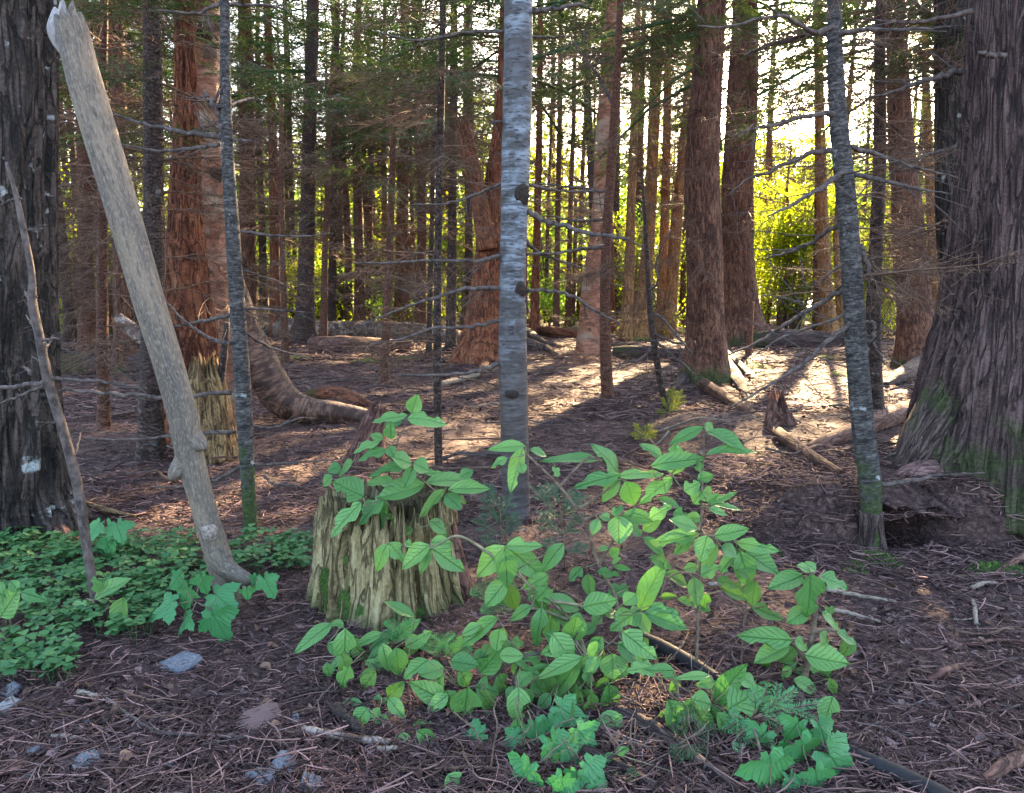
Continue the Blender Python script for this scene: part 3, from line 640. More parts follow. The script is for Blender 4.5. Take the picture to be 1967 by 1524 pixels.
T['t1275'] = tree('cedar_tree', 'straight sun-tinted cedar of a close pair left of the blackened cedar', 'tree', 'cedar_lit',
    [(1270, 626, 26), (1275, 500, 20), (1280, 300, 17), (1285, 0, 13)], d=18, seg=16, ridge=.03, top=10, dead=14, dl=1.4, dz=(3, 7.5), crown=6.8, cs=.7)
T['t1290'] = tree('cedar_tree', 'curved sun-tinted cedar, the one of the close pair bending right', 'tree', 'cedar_lit',
    [(1284, 628, 30), (1291, 540, 25), (1302, 400, 22), (1315, 250, 17), (1326, 100, 13)], d=17.5, seg=16, ridge=.03, dead=12, dl=1.4, dz=(3, 7))
T['t1590'] = tree('cedar_tree', 'sun-tinted stripped cedar in front of the bright yellow leaves', 'tree', 'cedar_lit',
    [(1594, 640, 36), (1588, 580, 27), (1581, 450, 22), (1577, 300, 19), (1574, 150, 16), (1572, 0, 14)], d=17, seg=20, ridge=.05, nr=14, flare=.4, top=10, crown=5.6, cs=1.15, dead=10, dl=1.1, dz=(3, 7))
T['t1567'] = tree('cedar_tree', 'thin brown stem touching the sun-tinted stripped cedar', 'tree', 'cedar_brown',
    [(1567, 634, 12), (1567, 500, 10), (1569, 350, 8), (1568, 200, 7), (1566, 0, 6)], d=18, top=10, crown=5.4, cs=1.1, seg=10, ridge=.02, dead=6, dl=.9, dz=(2, 5))
T['t1612'] = tree('cedar_tree', 'short sun-tinted orange stem right of the sun-tinted stripped cedar', 'tree', 'cedar_lit',
    [(1616, 636, 18), (1612, 560, 14), (1606, 450, 11), (1630, 200, 9), (1648, 0, 7)], d=17.5, top=11, crown=5.6, cs=1.2, seg=10, ridge=.02, dead=5, dl=.9, dz=(2, 5))
T['t1795'] = tree('cedar_tree', 'sun-tinted orange trunk close behind the brown cedar with whitish twigs', 'tree', 'cedar_lit',
    [(1806, 660, 32), (1800, 560, 26), (1790, 400, 20), (1780, 200, 15), (1776, 0, 12)], d=13, seg=14, ridge=.03, top=10, crown=4.3, cs=1.35, dead=18, dl=1.0, dz=(1.5, 5.5))
T['t1440'] = tree('sapling_tree', 'slim stick-like sapling at the foot of the stout brown cedar', 'tree', 'spruce_red',
    [(1437, 690, 13), (1440, 640, 12), (1444, 580, 9)], seg=8, ridge=.02, flare=.1, ext=False)
T['t420'] = tree('dead_sapling', 'leaning dark dead stem between red cedar and lichened sapling', 'dead sapling', 'spruce',
    [(392, 880, 17), (410, 800, 17), (428, 700, 14), (436, 620, 10)], d=4.5, seg=10, ridge=.02, flare=.1, ext=False)

# needled boughs hanging into the upper part of the view
rb = random.Random(23)
for key, n in (('cedar', 16), ('cedar2', 28), ('cedar3', 30), ('t1590', 7), ('t1612', 6), ('t1207', 5), ('t1275', 5), ('dark', 20), ('behind', 10), ('front', 14), ('orng', 14), ('snagc', 16), ('dk2', 12), ('red14', 10), ('t870', 12), ('t590', 14), ('spr', 8), ('l195', 12), ('redc', 8), ('pink', 8), ('t1795', 14), ('t1030', 10), ('t475', 10), ('t1240', 6), ('t640', 8)):
    t, C2, base_, d = T[key]
    zt = min(C2[-1].z*.97, CH + d*.50)
    zl = CH + d*(.21 if d > 7 else .24)
    if zt > zl + .1: add_branches(t, C2, n, zl, zt, min(1.9, .35 + .095*d), BOUGH, rb.randrange(999))
# branches read off the photograph
for pts, dd in (([(1012, 408, 11), (1060, 428, 10), (1110, 443, 9), (1160, 452, 8), (1208, 460, 6)], (0, -.3)),
                ([(1000, 452, 9), (1030, 482, 7), (1070, 500, 5), (1120, 515, 3)], (0, .2)),
                ([(965, 492, 9), (920, 502, 8), (830, 500, 6), (750, 505, 5), (680, 505, 3)], (0, -.2)),
                ([(966, 350, 6), (920, 372, 6), (860, 390, 5), (790, 394, 3)], (0, .2)),
                ([(965, 556, 9), (900, 556, 8), (840, 570, 7), (780, 590, 5), (690, 625, 3)], (0, -.25)),
                ([(962, 618, 9), (900, 628, 7), (830, 632, 6), (780, 650, 5), (706, 663, 3)], (0, .15)),
                ([(962, 700, 11), (920, 712, 9), (870, 720, 7), (800, 722, 5), (760, 718, 2)], (0, -.15)),
                ([(1016, 22, 12), (1060, 18, 9), (1120, 8, 6)], (0, -.1)),
                ([(1016, 70, 6), (1060, 72, 4), (1100, 68, 2)], (0, .1)),
                ([(1015, 355, 7), (1080, 368, 5), (1150, 366, 3)], (0, .2)),
                ([(1012, 560, 8), (1080, 562, 7), (1140, 595, 6), (1190, 620, 3)], (0, .1)),
                ([(1012, 490, 6), (1080, 485, 5), (1160, 470, 3)], (0, .3)),
                ([(968, 60, 7), (900, 62, 6), (800, 78, 4), (720, 60, 2)], (0, .2)),
                ([(966, 235, 7), (940, 234, 3)], (0, -.05)),
                ([(1008, 545, 6), (1000, 600, 5), (985, 640, 3)], (0, -.08))):
    pbranch(T['birch'], pts, dd=dd, twig=5, mat='dead_near')
for k, pts in enumerate(([(1605, 52, 12), (1560, 62, 9), (1500, 30, 7), (1400, 52, 5), (1340, 50, 3)],
            [(1603, 62, 11), (1540, 70, 9), (1480, 88, 7), (1430, 106, 4)],
            [(1614, 220, 13), (1560, 222, 10), (1500, 238, 8), (1440, 250, 5), (1400, 262, 2)],
            [(1618, 283, 13), (1540, 302, 10), (1480, 328, 7), (1436, 345, 5), (1398, 375, 2)],
            [(1630, 322, 14), (1600, 345, 11), (1560, 372, 9), (1510, 400, 6), (1474, 416, 3)],
            [(1632, 418, 11), (1590, 445, 9), (1540, 474, 7), (1470, 498, 3)],
            [(1600, 62, 11), (1660, 58, 9), (1760, 56, 6), (1826, 52, 2)],
            [(1632, 281, 10), (1690, 300, 9), (1760, 322, 6), (1840, 342, 3)],
            [(1640, 335, 10), (1700, 348, 8), (1770, 365, 5), (1830, 372, 2)],
            [(1640, 540, 12), (1590, 575, 10), (1530, 610, 8), (1460, 655, 6), (1400, 682, 3)],
            [(1644, 612, 12), (1590, 655, 9), (1540, 700, 7), (1470, 745, 5), (1400, 785, 3)],
            [(1645, 600, 8), (1580, 622, 6), (1500, 650, 4), (1440, 690, 2)],
            [(1652, 470, 13), (1668, 520, 9), (1672, 545, 4)],
            [(1660, 680, 9), (1680, 640, 8), (1676, 620, 8), (1660, 622, 8)],
            [(1690, 930, 11), (1750, 925, 9), (1800, 915, 7), (1890, 909, 4)],
            [(1636, 685, 8), (1670, 655, 8), (1700, 700, 3)])):
    pbranch(T['grey'], pts, dd=(0, (-.35, .3, -.2, .1)[k % 4] if k < 12 else .02), twig=7, seed=k, tl=.22)
for k, pts in enumerate(([(1860, 136, 14), (1800, 148, 11), (1750, 165, 8), (1705, 180, 5), (1660, 190, 2)],
            [(1862, 270, 10), (1810, 290, 8), (1740, 315, 5), (1690, 350, 2)], [(1868, 20, 10), (1790, 40, 8), (1720, 42, 5), (1650, 36, 2)],
            [(1880, 102, 7), (1905, 106, 9), (1930, 108, 12)])):
    pbranch(T['right'], pts, dd=((.1, .7, -.3, -.3)[k], (.1, .7, -.3, -.3)[k]) if k != 3 else (-.36, -.3), twig=5 if k < 3 else 0, seed=k, tl=.2)
for k, pts in enumerate(([(425, 266, 11), (340, 252, 9), (270, 236, 7), (205, 214, 3)], [(422, 212, 13), (405, 195, 11), (390, 175, 6)],
            [(432, 264, 12), (420, 225, 12), (415, 208, 8)], [(420, 278, 8), (370, 284, 8), (310, 290, 6), (216, 275, 3)], [(425, 205, 9), (460, 195, 7), (488, 188, 4)],
            [(446, 268, 7), (490, 272, 4)], [(462, 444, 8), (530, 454, 6), (600, 453, 4), (640, 449, 2)],
            [(441, 606, 9), (380, 620, 7), (314, 632, 3)], [(443, 660, 9), (400, 648, 6), (350, 612, 4), (300, 560, 2)],
            [(445, 754, 11), (400, 756, 9), (350, 766, 9), (235, 758, 8), (150, 752, 6), (60, 745, 3)],
            [(453, 830, 9), (400, 832, 8), (330, 838, 7), (230, 845, 5), (140, 840, 3)],
            [(472, 890, 9), (420, 922, 7), (360, 934, 5), (290, 936, 3)], [(470, 815, 6), (520, 822, 5), (575, 804, 4), (603, 804, 2)],
            [(487, 893, 5), (560, 890, 4), (655, 882, 2)], [(468, 592, 6), (520, 595, 5), (585, 600, 3)], [(470, 640, 6), (520, 668, 5), (600, 690, 2)],
            [(470, 520, 5), (530, 540, 3), (560, 555, 2)], [(425, 5, 8), (380, 25, 6), (300, 20, 3)], [(440, 10, 7), (520, 12, 5), (560, 22, 2)])):
    pbranch(T['sap'], pts, dd=(0, (.25, -.1, .1, .3)[k % 4] if k not in (1, 2) else 0), twig=6, seed=k, tl=.14)
for k, pts in enumerate(([(93, 735, 12), (40, 742, 10), (0, 745, 8), (-60, 750, 5)], [(95, 728, 8), (150, 730, 7), (220, 737, 5), (270, 745, 2)], [(88, 740, 8), (40, 760, 5), (0, 775, 4), (-40, 790, 2)],
            [(62, 720, 8), (50, 708, 5), (42, 706, 3)], [(82, 655, 6), (100, 650, 4), (115, 652, 2)], [(84, 668, 6), (95, 660, 4), (102, 644, 3)], [(40, 382, 6), (20, 385, 4), (0, 395, 2)],
            [(45, 440, 4), (70, 442, 3), (85, 438, 2)], [(75, 645, 5), (58, 620, 4), (50, 605, 2)], [(70, 570, 6), (52, 570, 4), (48, 560, 3)], [(115, 810, 6), (90, 812, 4), (68, 811, 2)],
            [(86, 700, 5), (70, 690, 3), (62, 686, 2)], [(66, 545, 5), (64, 560, 4), (55, 575, 4)], [(155, 935, 6), (162, 1010, 5), (170, 1080, 3)], [(140, 890, 6), (155, 830, 3)])):
    pbranch(T['thorn'], pts, dd=(0, (.1, -.06, .12)[k % 3]), twig=4, seed=k, tl=.045)
for pts in ([(1165, 475, 8), (1110, 480, 6), (1030, 492, 3)], [(1170, 420, 8), (1120, 425, 6), (1050, 415, 3)], [(1172, 370, 7), (1100, 360, 5), (1030, 352, 3)], [(1178, 200, 8), (1150, 150, 6), (1100, 80, 4)]):
    pbranch(T['front'], pts, dd=(0, .3), twig=6, tl=.3)
for pts in ([(1250, 600, 7), (1275, 615, 6), (1300, 645, 5), (1330, 680, 3)], [(1246, 560, 6), (1262, 545, 5), (1262, 500, 4), (1290, 440, 2)], [(1258, 655, 6), (1300, 690, 5), (1335, 720, 3)], [(1258, 660, 6), (1230, 690, 5), (1190, 700, 3)],
            [(1256, 640, 5), (1300, 660, 4), (1335, 655, 2)]):
    pbranch(T['thin'], pts, dd=(0, -.2), twig=6, tl=.2)

# roots running over the ground
def root(Tk, pts, mat='cedar_near', name='root', seg=12, ridge=.05):
    """pts: (px, py, width px[, lift m]) laid on the ground"""
    t, C2, base, d = Tk[:4]; C = []; rr = []
    for p in pts:
        q = gnd(p[0], p[1]); w = px2m(p[2], q)/2
        q.z += (p[3] if len(p) > 3 else 0) ; C.append(q-base); rr.append(w)
    return obj(name, trunk_mesh(name, C, rr, M[mat], seg, ridge, 7, 0, seed=int(pts[0][0]), step=.03, lump=.06), t)
root(T['snagc'], [(960, 655, 40, .1), (1010, 668, 26, .06), (1050, 680, 16, .02), (1080, 690, 8, -.01)], 'root')
root(T['snagc'], [(955, 655, 30, .15), (1000, 645, 22, .1), (1050, 662, 16, .05), (1090, 668, 8, -.01)], 'root')
root(T['snagc'], [(905, 680, 40, .06), (880, 690, 26, .02), (850, 698, 12, -.01)], 'root')
root(T['snagc'], [(935, 690, 28, .04), (930, 705, 20, .0), (920, 718, 8, -.02)], 'cedar_red')
root(T['cedar'], [(1385, 715, 40, .12), (1410, 735, 28, .05), (1430, 755, 18, .01), (1440, 775, 8, -.02)], 'root')
root(T['cedar'], [(1390, 700, 30, .1), (1425, 715, 18, .04), (1460, 735, 9, -.01)], 'root')
root(T['cedar'], [(1330, 725, 34, .06), (1305, 740, 20, .02), (1290, 752, 8, -.02)], 'root')
root(T['cedar2'], [(1425, 645, 70, .25), (1460, 648, 46, .12), (1500, 652, 30, .05), (1540, 656, 14, 0)], 'cedar_brown')
C, rad = px_path([(1885, 690, 110), (1848, 770, 124), (1806, 835, 116), (1768, 888, 92), (1730, 925, 62), (1696, 946, 24)], 3.36)
obj('root', trunk_mesh('root', [c - T['right'][2] for c in C], rad, M['root_moss'], 60, .07, 22, 0, seed=4, step=.02, lump=.05), T['right'][0])
C, rad = px_path([(1800, 905, 50), (1760, 915, 56), (1722, 930, 40), (1694, 944, 14)], 3.26)
obj('root', trunk_mesh('root', [c - T['right'][2] for c in C], rad, M['root_pink'], 30, .04, 10, 0, seed=5, step=.02, lump=.06), T['right'][0])
root(T['right'], [(1860, 800, 60, .1), (1790, 800, 46, .07), (1720, 815, 40, .05), (1640, 840, 36, .03), (1560, 862, 26, .0), (1520, 870, 10, -.02)], 'rot_red', ridge=.03, seg=20)
root(T['left'], [(70, 1010, 70, .06), (110, 1030, 40, .02), (140, 1050, 18, -.02)], 'rot_red')
root(T['left'], [(20, 1015, 60, .05), (60, 1040, 30, .01), (85, 1062, 10, -.02)], 'rot_gold')
for pts in ([(1672, 985, 38), (1666, 1030, 30), (1656, 1072, 25), (1650, 1100, 20)], [(1680, 985, 30), (1690, 1025, 19), (1700, 1068, 16), (1706, 1095, 12)], [(1676, 990, 20), (1676, 1040, 10), (1680, 1090, 8)]):
    C, rad = px_path(pts, 2.93); obj('root', trunk_mesh('root', [c - T['grey'][2] for c in C], rad, M['root'], 14, .04, 6, 0, seed=int(pts[2][0]), step=.015, lump=.06), T['grey'][0])

# parts of the pink birch and red cedar that differ
def knot(Tk, px, py, w, h, mat='knotm', dd=-.02):
    t, C2, base, d = Tk[:4]; q = at(px, py, d+dd) - base; A = Acc(); r = np.random.default_rng(int(px))
    s = px2m(1, at(px, py, d))
    C_ = [(0, .03, 0), (0, .006, 0), (.002, .001, -.001), (.003, -.004, -.002), (.003, -.003, -.002)]; rr_ = [w*s*.62, w*s*.55, w*s*.42, w*s*.22, w*s*.05]
    return obj('knot', trunk_mesh('knot', C_, rr_, M[mat], 14, .16, 6, 0, seed=int(py), step=.004, lump=.12), t, q, None, (1, 1, h/w))
knot(T['pink'], 412, 335, 24, 24, dd=-.085)
knot(T['pink'], 392, 62, 22, 30, dd=-.13)
knot(T['birch'], 1003, 372, 24, 34, dd=-.055); knot(T['birch'], 1000, 556, 20, 22, dd=-.055); knot(T['birch'], 985, 760, 22, 16, dd=-.065)
def peels(Tk, spots, mat, seed):
    t, C2, base, d = Tk[:4]; r = np.random.default_rng(seed)
    for (px, py, w, h) in spots:
        q = at(px, py, d) - base; s = px2m(1, at(px, py, d)); n = 6; A = Acc()
        u = np.linspace(0, 1, n); rr_ = .06*r.uniform(.5, 1)
        prof = np.stack([u*w*s, -rr_*np.sin(u*2.6)-.11, np.zeros(n)], -1)
        V = np.vstack([prof + [0, 0, -h*s/2*r.uniform(.7, 1.1)], prof + np.stack([np.zeros(n), np.zeros(n), h*s/2*(1-.4*u*r.uniform(0, 1))], -1)])
        j = np.arange(n-1); A.add(V, np.stack([j, j+1, j+n+1, j+n], -1))
        o = obj('bark_curl', A.mesh('bark_curl', M[mat], True), t, q); sm = o.modifiers.new('thick', 'SOLIDIFY'); sm.thickness = .003
peels(T['pink'], [(345, 30, 40, 50), (395, 60, 44, 40), (350, 150, 40, 34), (400, 110, 30, 30), (360, 185, 30, 40), (395, 450, 22, 18), (400, 520, 22, 14), (372, 260, 30, 30)], 'birch_log', 3)
peels(T['orng'], [(1120, 640, 26, 30), (1125, 660, 30, 26), (1140, 330, 20, 26), (1145, 600, 20, 20)], 'birch_pink', 4)

# rotten hollow foot of the red cedar
S = thing('rotten_snag', 'hollow golden rotten snag at the foot of the red cedar', 'stump', gnd(402, 880))
b0 = S.location.copy(); C, rad = px_path([(404, 880, 92), (402, 800, 82), (396, 730, 66), (392, 672, 46)], b0.y-.02)
obj('snag_wood', trunk_mesh('snag_wood', [c-b0 for c in C], rad, M['rot_gold'], 60, .12, 17, .25, .1, seed=5, step=.02, jag=.16), S)

# ------------------------------------------------------------------ the forest behind
FAR_LABEL = 'slim far spruce pole with dead twigs, deep in the forest'
fr = random.Random(5)
far_proto = []
for k in range(5):
    t = thing('spruce_tree', FAR_LABEL, 'tree', (0, 0, 0), 'far spruce poles')
    n = 9; hgt = 10 + k*.6; C = [(0.12*math.sin(q*.8+k)*q/8, 0.1*math.cos(q*.9+k)*q/8, -.1+hgt*q/8) for q in range(n)]
    r0 = .085 + .018*k
    obj('trunk', trunk_mesh('trunk', C, [r0*(1-.085*q)*(1.25 if q == 0 else 1) for q in range(n)], M[('spruce', 'spruce_red', 'cedar_brown', 'spruce', 'cedar_red')[k]], 12, .03, 9, .4, .15, seed=k, step=.25), t)
    add_branches(t, C, 84, .7, 8.6, 1.4, DEAD, 50+k)
    add_branches(t, C, 10, 3.8, 7.0, 1.35, BOUGH, 70+k)
    obj('crown', CROWN[k % 4], t, (C[4][0], C[4][1], 4.7), (0, 0, k), (1, 1, .95))
    far_proto.append(t)
def copy_tree(o, parent=None):
    c = o.copy(); COL.objects.link(c); c.parent = parent
    for ch in o.children: copy_tree(ch, c)
    return c
used = set(); spots = []
cand = [(132, 15), (165, 12), (232, 9.5), (262, 14), (318, 17), (255, 20), (150, 22), (205, 18), (505, 21), (528, 17), (560, 24), (668, 22), (690, 19), (716, 25), (772, 20), (794, 22), (806, 17), (742, 24),
        (900, 20), (1005, 22), (1050, 25), (1092, 21), (1112, 26), (1185, 23), (1170, 19), (1255, 25), (1310, 22), (1335, 27), (430, 23), (455, 19), (350, 25), (90, 18), (-60, 12), (-150, 9), (1470, 30), (1640, 27), (1700, 24), (1850, 22), (1905, 15), (2060, 12), (2150, 9), (50, 26), (-20, 21), (610, 29), (860, 28), (960, 30)]
for k, (px, d) in enumerate(cand):
    p = at(px, 600, d); kk = k % 5
    t = far_proto[kk] if kk not in used else copy_tree(far_proto[kk]); used.add(kk)
    t.location = (p.x, d, terrain(p.x, d)); t.rotation_euler = (fr.uniform(-.025, .025), fr.uniform(-.03, .03), fr.uniform(0, 6.28))
    s = fr.uniform(.75, 1.2); t.scale = (s, s, fr.uniform(.9, 1.1))
    reg = [w_ for lim, w_ in ((110, 'behind the broad dark trunk'), (340, 'between the broad dark trunk and the red cedar'), (480, 'behind the pink birch'), (700, 'beyond the long birch log'), (960, 'between the slender red-brown spruce and the blue-grey trunk'),
           (1150, 'between the blue-grey trunk and the orange birch'), (1340, 'between the orange birch and the blackened cedar'), (1680, 'beyond the mossy dark log'), (9999, 'beyond the huge cedar')) if px < lim][0]
    if 1090 < px < 1420 and k >= 5:
        for ch in list(t.children):
            if ch.name.startswith('bough') and ch.location.z < 6:
                for c2 in list(ch.children): bpy.data.objects.remove(c2)
                bpy.data.objects.remove(ch)
    if 930 < px < 1620:
        for ch in t.children:
            if ch.name.startswith('crown'): ch.location.z = 6.6; ch.scale = (1.1, 1.1, .75)
    t['label'] = 'far %s pole %s' % (('grey-brown spruce', 'slim reddish spruce', 'brown stringy-barked', 'thick grey spruce', 'thick rusty-red')[kk], reg)

def leaf_cloud(A, cx, n, rx, ry, rz, size, r, shell=.35):
    """n leaf-sized diamonds filling a lumpy volume"""
    d = r.normal(0, 1, (n, 3)); d /= np.linalg.norm(d, axis=1)[:, None]
    rad = r.uniform(shell, 1, (n, 1))**.6
    P = np.asarray(cx) + d*rad*np.array([rx, ry, rz])
    ax = r.normal(0, 1, (n, 3)); ax[:, 2] -= .3; ax /= np.linalg.norm(ax, axis=1)[:, None]
    up = r.normal(0, .7, (n, 3)); up[:, 2] += 1; sd_ = np.cross(ax, up); sd_ /= np.linalg.norm(sd_, axis=1)[:, None]+1e-9
    nn = np.cross(sd_, ax)
    s = size*r.uniform(.6, 1.25, (n, 1))
    V = np.stack([P, P+ax*s*.45+sd_*s*.33+nn*s*.06, P+ax*s, P+ax*s*.45-sd_*s*.33+nn*s*.06], 1).reshape(-1, 3)
    A.add(V, np.arange(4*n).reshape(-1, 4))
def shrub_meshes(seed, h, wd, n, size, mat):
    r = np.random.default_rng(seed); A = Acc(); B = Acc(); C = []
    for k in range(6):
        az = r.uniform(0, 6.28); sp = wd*r.uniform(.15, .5); top = np.array([math.cos(az)*sp, math.sin(az)*sp, h*r.uniform(.6, 1)])
        mid = top*[.35, .35, .55]+np.append(r.normal(0, .1, 2), 0)
        q = catmull(np.array([[0, 0, -.05], mid, top]), 8); B.tube(q, np.linspace(.03, .007, 8)*h/3, 5)
        for _ in range(6):
            s = r.uniform(.3, 1); C.append(np.array([np.interp(s, np.linspace(0, 1, 8), q[:, z]) for z in range(3)]))
    for c in C:
        leaf_cloud(A, c + np.append(r.normal(0, wd*.18, 2), r.normal(0, h*.05)), n//len(C), wd*.28, wd*.28, h*.12, size, r, .1)
    return B.mesh('stems', M['dead']), A.mesh('foliage', M[mat], False)
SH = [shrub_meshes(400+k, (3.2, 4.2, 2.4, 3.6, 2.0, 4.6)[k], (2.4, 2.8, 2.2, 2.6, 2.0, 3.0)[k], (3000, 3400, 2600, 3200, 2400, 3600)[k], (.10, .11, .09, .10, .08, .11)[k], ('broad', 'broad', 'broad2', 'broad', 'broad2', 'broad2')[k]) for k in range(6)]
SHL = ['tall yellow-green bush glowing in the sun behind the trunks', 'tall leafy yellow-lit bush behind the trunks', 'mid-sized green bush behind the trunks', 'airy yellow-lit bush behind the trunks', 'low green bush on the far forest edge', 'tall deep green bush behind the trunks']
for k in range(120):
    q = (0, 2, 3, 0, 1, 3, 4, 5)[k % 8]
    px = -150 + (k*613 % 2300); d = 21 + (k*7 % 18)
    right = px > 1380
    if right: q = (0, 3, 1)[k % 3]; d = 19 + (k*5 % 10)
    p = at(px, 600, d)
    s = fr.uniform(.75, 1.1)*(0.9 if right else 1)
    reg = 'left of the red cedar' if px < 340 else 'beyond the birch log' if px < 800 else 'around the blue-grey trunk' if px < 1150 else 'by the sun-tinted cedars' if px < 1400 else 'around the sun-tinted stripped cedar' if px < 1700 else 'by the huge cedar'
    t = thing('leafy_bush', SHL[q].replace('behind the trunks', reg).replace('on the far forest edge', reg), 'bush', (p.x, d, terrain(p.x, d)), 'bushes behind the forest')
    rz = fr.uniform(0, 6.28)
    obj('stems', SH[q][0], t, None, (0, 0, rz), (s, s, s)); obj('foliage', SH[q][1], t, None, (0, 0, rz), (s, s, s))
FT = trunk_mesh('trunk', [(0, 0, -.1), (.05, 0, 4), (0, .05, 8), (0, 0, 13)], [.16, .13, .09, .02], M['spruce'], 12, .03, 9, .3, .2, seed=2, step=.3)
fq = random.Random(88)
for k in range(54):
    px = -120 + (k*419 % 2260); d = 25 + (k*11 % 17)
    if 1340 < px < 1720: continue
    z0 = 6.8 if not 980 < px < 1760 else max(6.8, (d-8)*.42)
    p = at(px, 600, d)
    reg = 'left of the red cedar' if px < 340 else 'beyond the birch log' if px < 800 else 'behind the blue-grey trunk' if px < 1150 else 'behind the sun-tinted cedars' if px < 1400 else 'behind the huge cedar'
    t = thing('fir_tree', ('dense distant fir ', 'tall distant fir ', 'shaggy distant fir ')[k % 3] + reg, 'tree', (p.x, d, terrain(p.x, d)), 'distant firs closing the view')
    obj('trunk', FT, t, None, (0, 0, fq.uniform(0, 6.28))); sc_ = fq.uniform(1.25, 1.6); obj('crown', CROWN[k % 4], t, (0, 0, z0), (0, 0, fq.uniform(0, 6.28)), (sc_, sc_, (13.5-z0)/6))
BT = []
for k in range(3):
    r = np.random.default_rng(600+k); A = Acc(); B = Acc(); hgt = (7.5, 8.5, 6.5)[k]
    q = catmull(np.array([[0, 0, -.1], [.1, .05, hgt*.4], [-.1, .1, hgt*.75], [.1, 0, hgt*.95]]), 14); B.tube(q, np.linspace(.085, .02, 14), 8)
    for j in range(34):
        s = r.uniform(.12, 1); b_ = np.array([np.interp(s, np.linspace(0, 1, 14), q[:, z]) for z in range(3)]); az = r.uniform(0, 6.28); l = (1.9-.9*s)*r.uniform(.5, 1.1)
        e = b_ + np.array([math.cos(az)*l, math.sin(az)*l, l*.35]); B.tube(np.array([b_, (b_+e)/2+[0, 0, .05], e]), np.array([.02, .012, .005]), 4)
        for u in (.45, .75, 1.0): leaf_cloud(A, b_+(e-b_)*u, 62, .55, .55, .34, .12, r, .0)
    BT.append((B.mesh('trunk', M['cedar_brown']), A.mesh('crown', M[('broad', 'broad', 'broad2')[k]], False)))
for k, (px, d) in enumerate(((1475, 33), (1545, 36), (1610, 31), (1690, 35), (1760, 33), (1840, 28), (1400, 35), (1290, 33), (1180, 36), (1060, 29), (930, 33), (830, 28), (720, 32), (620, 35), (520, 30), (400, 33), (280, 27), (160, 31), (40, 26), (-90, 30), (1940, 31), (2080, 27), (1330, 38), (1510, 39), (1650, 40), (1450, 44), (1580, 46), (1700, 43), (1790, 46), (1390, 47), (1530, 50), (1630, 52), (1740, 50))):
    p = at(px, 600, d); s = fr.uniform(.85, 1.15)*(1.45 if d > 42 else 1)
    reg = 'left of the red cedar' if px < 340 else 'beyond the birch log' if px < 800 else 'behind the blue-grey trunk' if px < 1150 else 'behind the sun-tinted cedars' if px < 1400 else 'around the sun-tinted stripped cedar' if px < 1700 else 'behind the huge cedar'
    t = thing('broadleaf_tree', ('tall yellow-lit broadleaf tree ', 'spreading yellow-lit broadleaf tree ', 'green broadleaf tree ')[k % 3] + reg, 'tree', (p.x, d, terrain(p.x, d)), 'broadleaf trees behind the conifers')
    rz = fr.uniform(0, 6.28); obj('trunk', BT[k % 3][0], t, None, (0, 0, rz), (s, s, s)); obj('crown', BT[k % 3][1], t, None, (0, 0, rz), (s, s, s))
# far wood that reads as one mass
A = Acc(); r = np.random.default_rng(77)
for k in range(230):
    az = r.uniform(-.95, .95); d = r.uniform(38, 60); x = d*math.sin(az)
    y = d*math.cos(az)
    hz = r.uniform(7, 13) if az < .18 or az > .62 else r.uniform(7.5, 10.5)
    leaf_cloud(A, (x, y, hz*.5), 480, 2.8, 2.8, hz*.55, .34, r, .1)
o = obj('far_wood', A.mesh('far_wood', M['broad3'], False)); o['kind'] = 'stuff'; tag(o, 'distant green wood closing the view behind the trunks', 'wood')
# low undergrowth lit between the far trunks
A = Acc(); r = np.random.default_rng(78)
for k in range(320):
    px = r.uniform(-100, 2100); d = r.uniform(17, 34); p = at(px, 600, d)
    leaf_cloud(A, (p.x, d, .3), 60, .7, .7, .5, .085, r, .0)
for k in range(230):
    px = r.uniform(-100, 2100); d = r.uniform(22, 36); p = at(px, 600, d)
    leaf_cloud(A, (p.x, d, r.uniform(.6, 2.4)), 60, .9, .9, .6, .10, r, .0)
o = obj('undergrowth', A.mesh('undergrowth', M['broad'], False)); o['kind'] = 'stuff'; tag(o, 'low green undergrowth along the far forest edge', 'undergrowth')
# slim leaning stems at the bright forest edge
for k, (pts, lab) in enumerate((([(1495, 640, 8), (1500, 560, 7), (1525, 480, 6), (1512, 380, 5), (1520, 280, 3)], 'crooked thin stem against the yellow leaves right of the stout cedar'),
        ([(1475, 600, 9), (1492, 540, 7), (1500, 450, 5), (1515, 330, 3)], 'slanting thin stem close to the stout brown cedar'),
        ([(985 + 300, 620, 7), (1288, 500, 6), (1275, 380, 4)], 'thin stem behind the close pair of sun-tinted cedars'),
        ([(706, 615, 12), (709, 500, 11), (714, 330, 9)], 'grey pole standing alone left of the slender red-brown spruce'),
        ([(790, 612, 34), (788, 520, 26), (786, 430, 22)], 'broken sun-tinted snag, over the birch log'),
        ([(1100, 628, 9), (1104, 500, 8), (1106, 380, 6)], 'very thin trunk left of the orange birch foot'))):
    tree('thin_tree', lab, 'tree', 'cedar_lit' if k == 4 else 'cedar_brown', pts, d=19 + k*.6, seg=10, ridge=.04, flare=.2, dead=8, dl=1.0, dz=(1, 5), ext=False, jag=.5 if k == 4 else None)
# broken leaning snag merging with the red cedar's foot
C, rad = px_path([(936, 480, 40), (920, 380, 33), (900, 290, 31), (884, 215, 29)], 10.4)
t = T['snagc'][0]; o = obj('broken_stem', trunk_mesh('broken_stem', [c - T['snagc'][2] for c in C], rad, M['cedar_red_bare'], 30, .06, 14, 0, seed=9, step=.05, jag=.25), t)

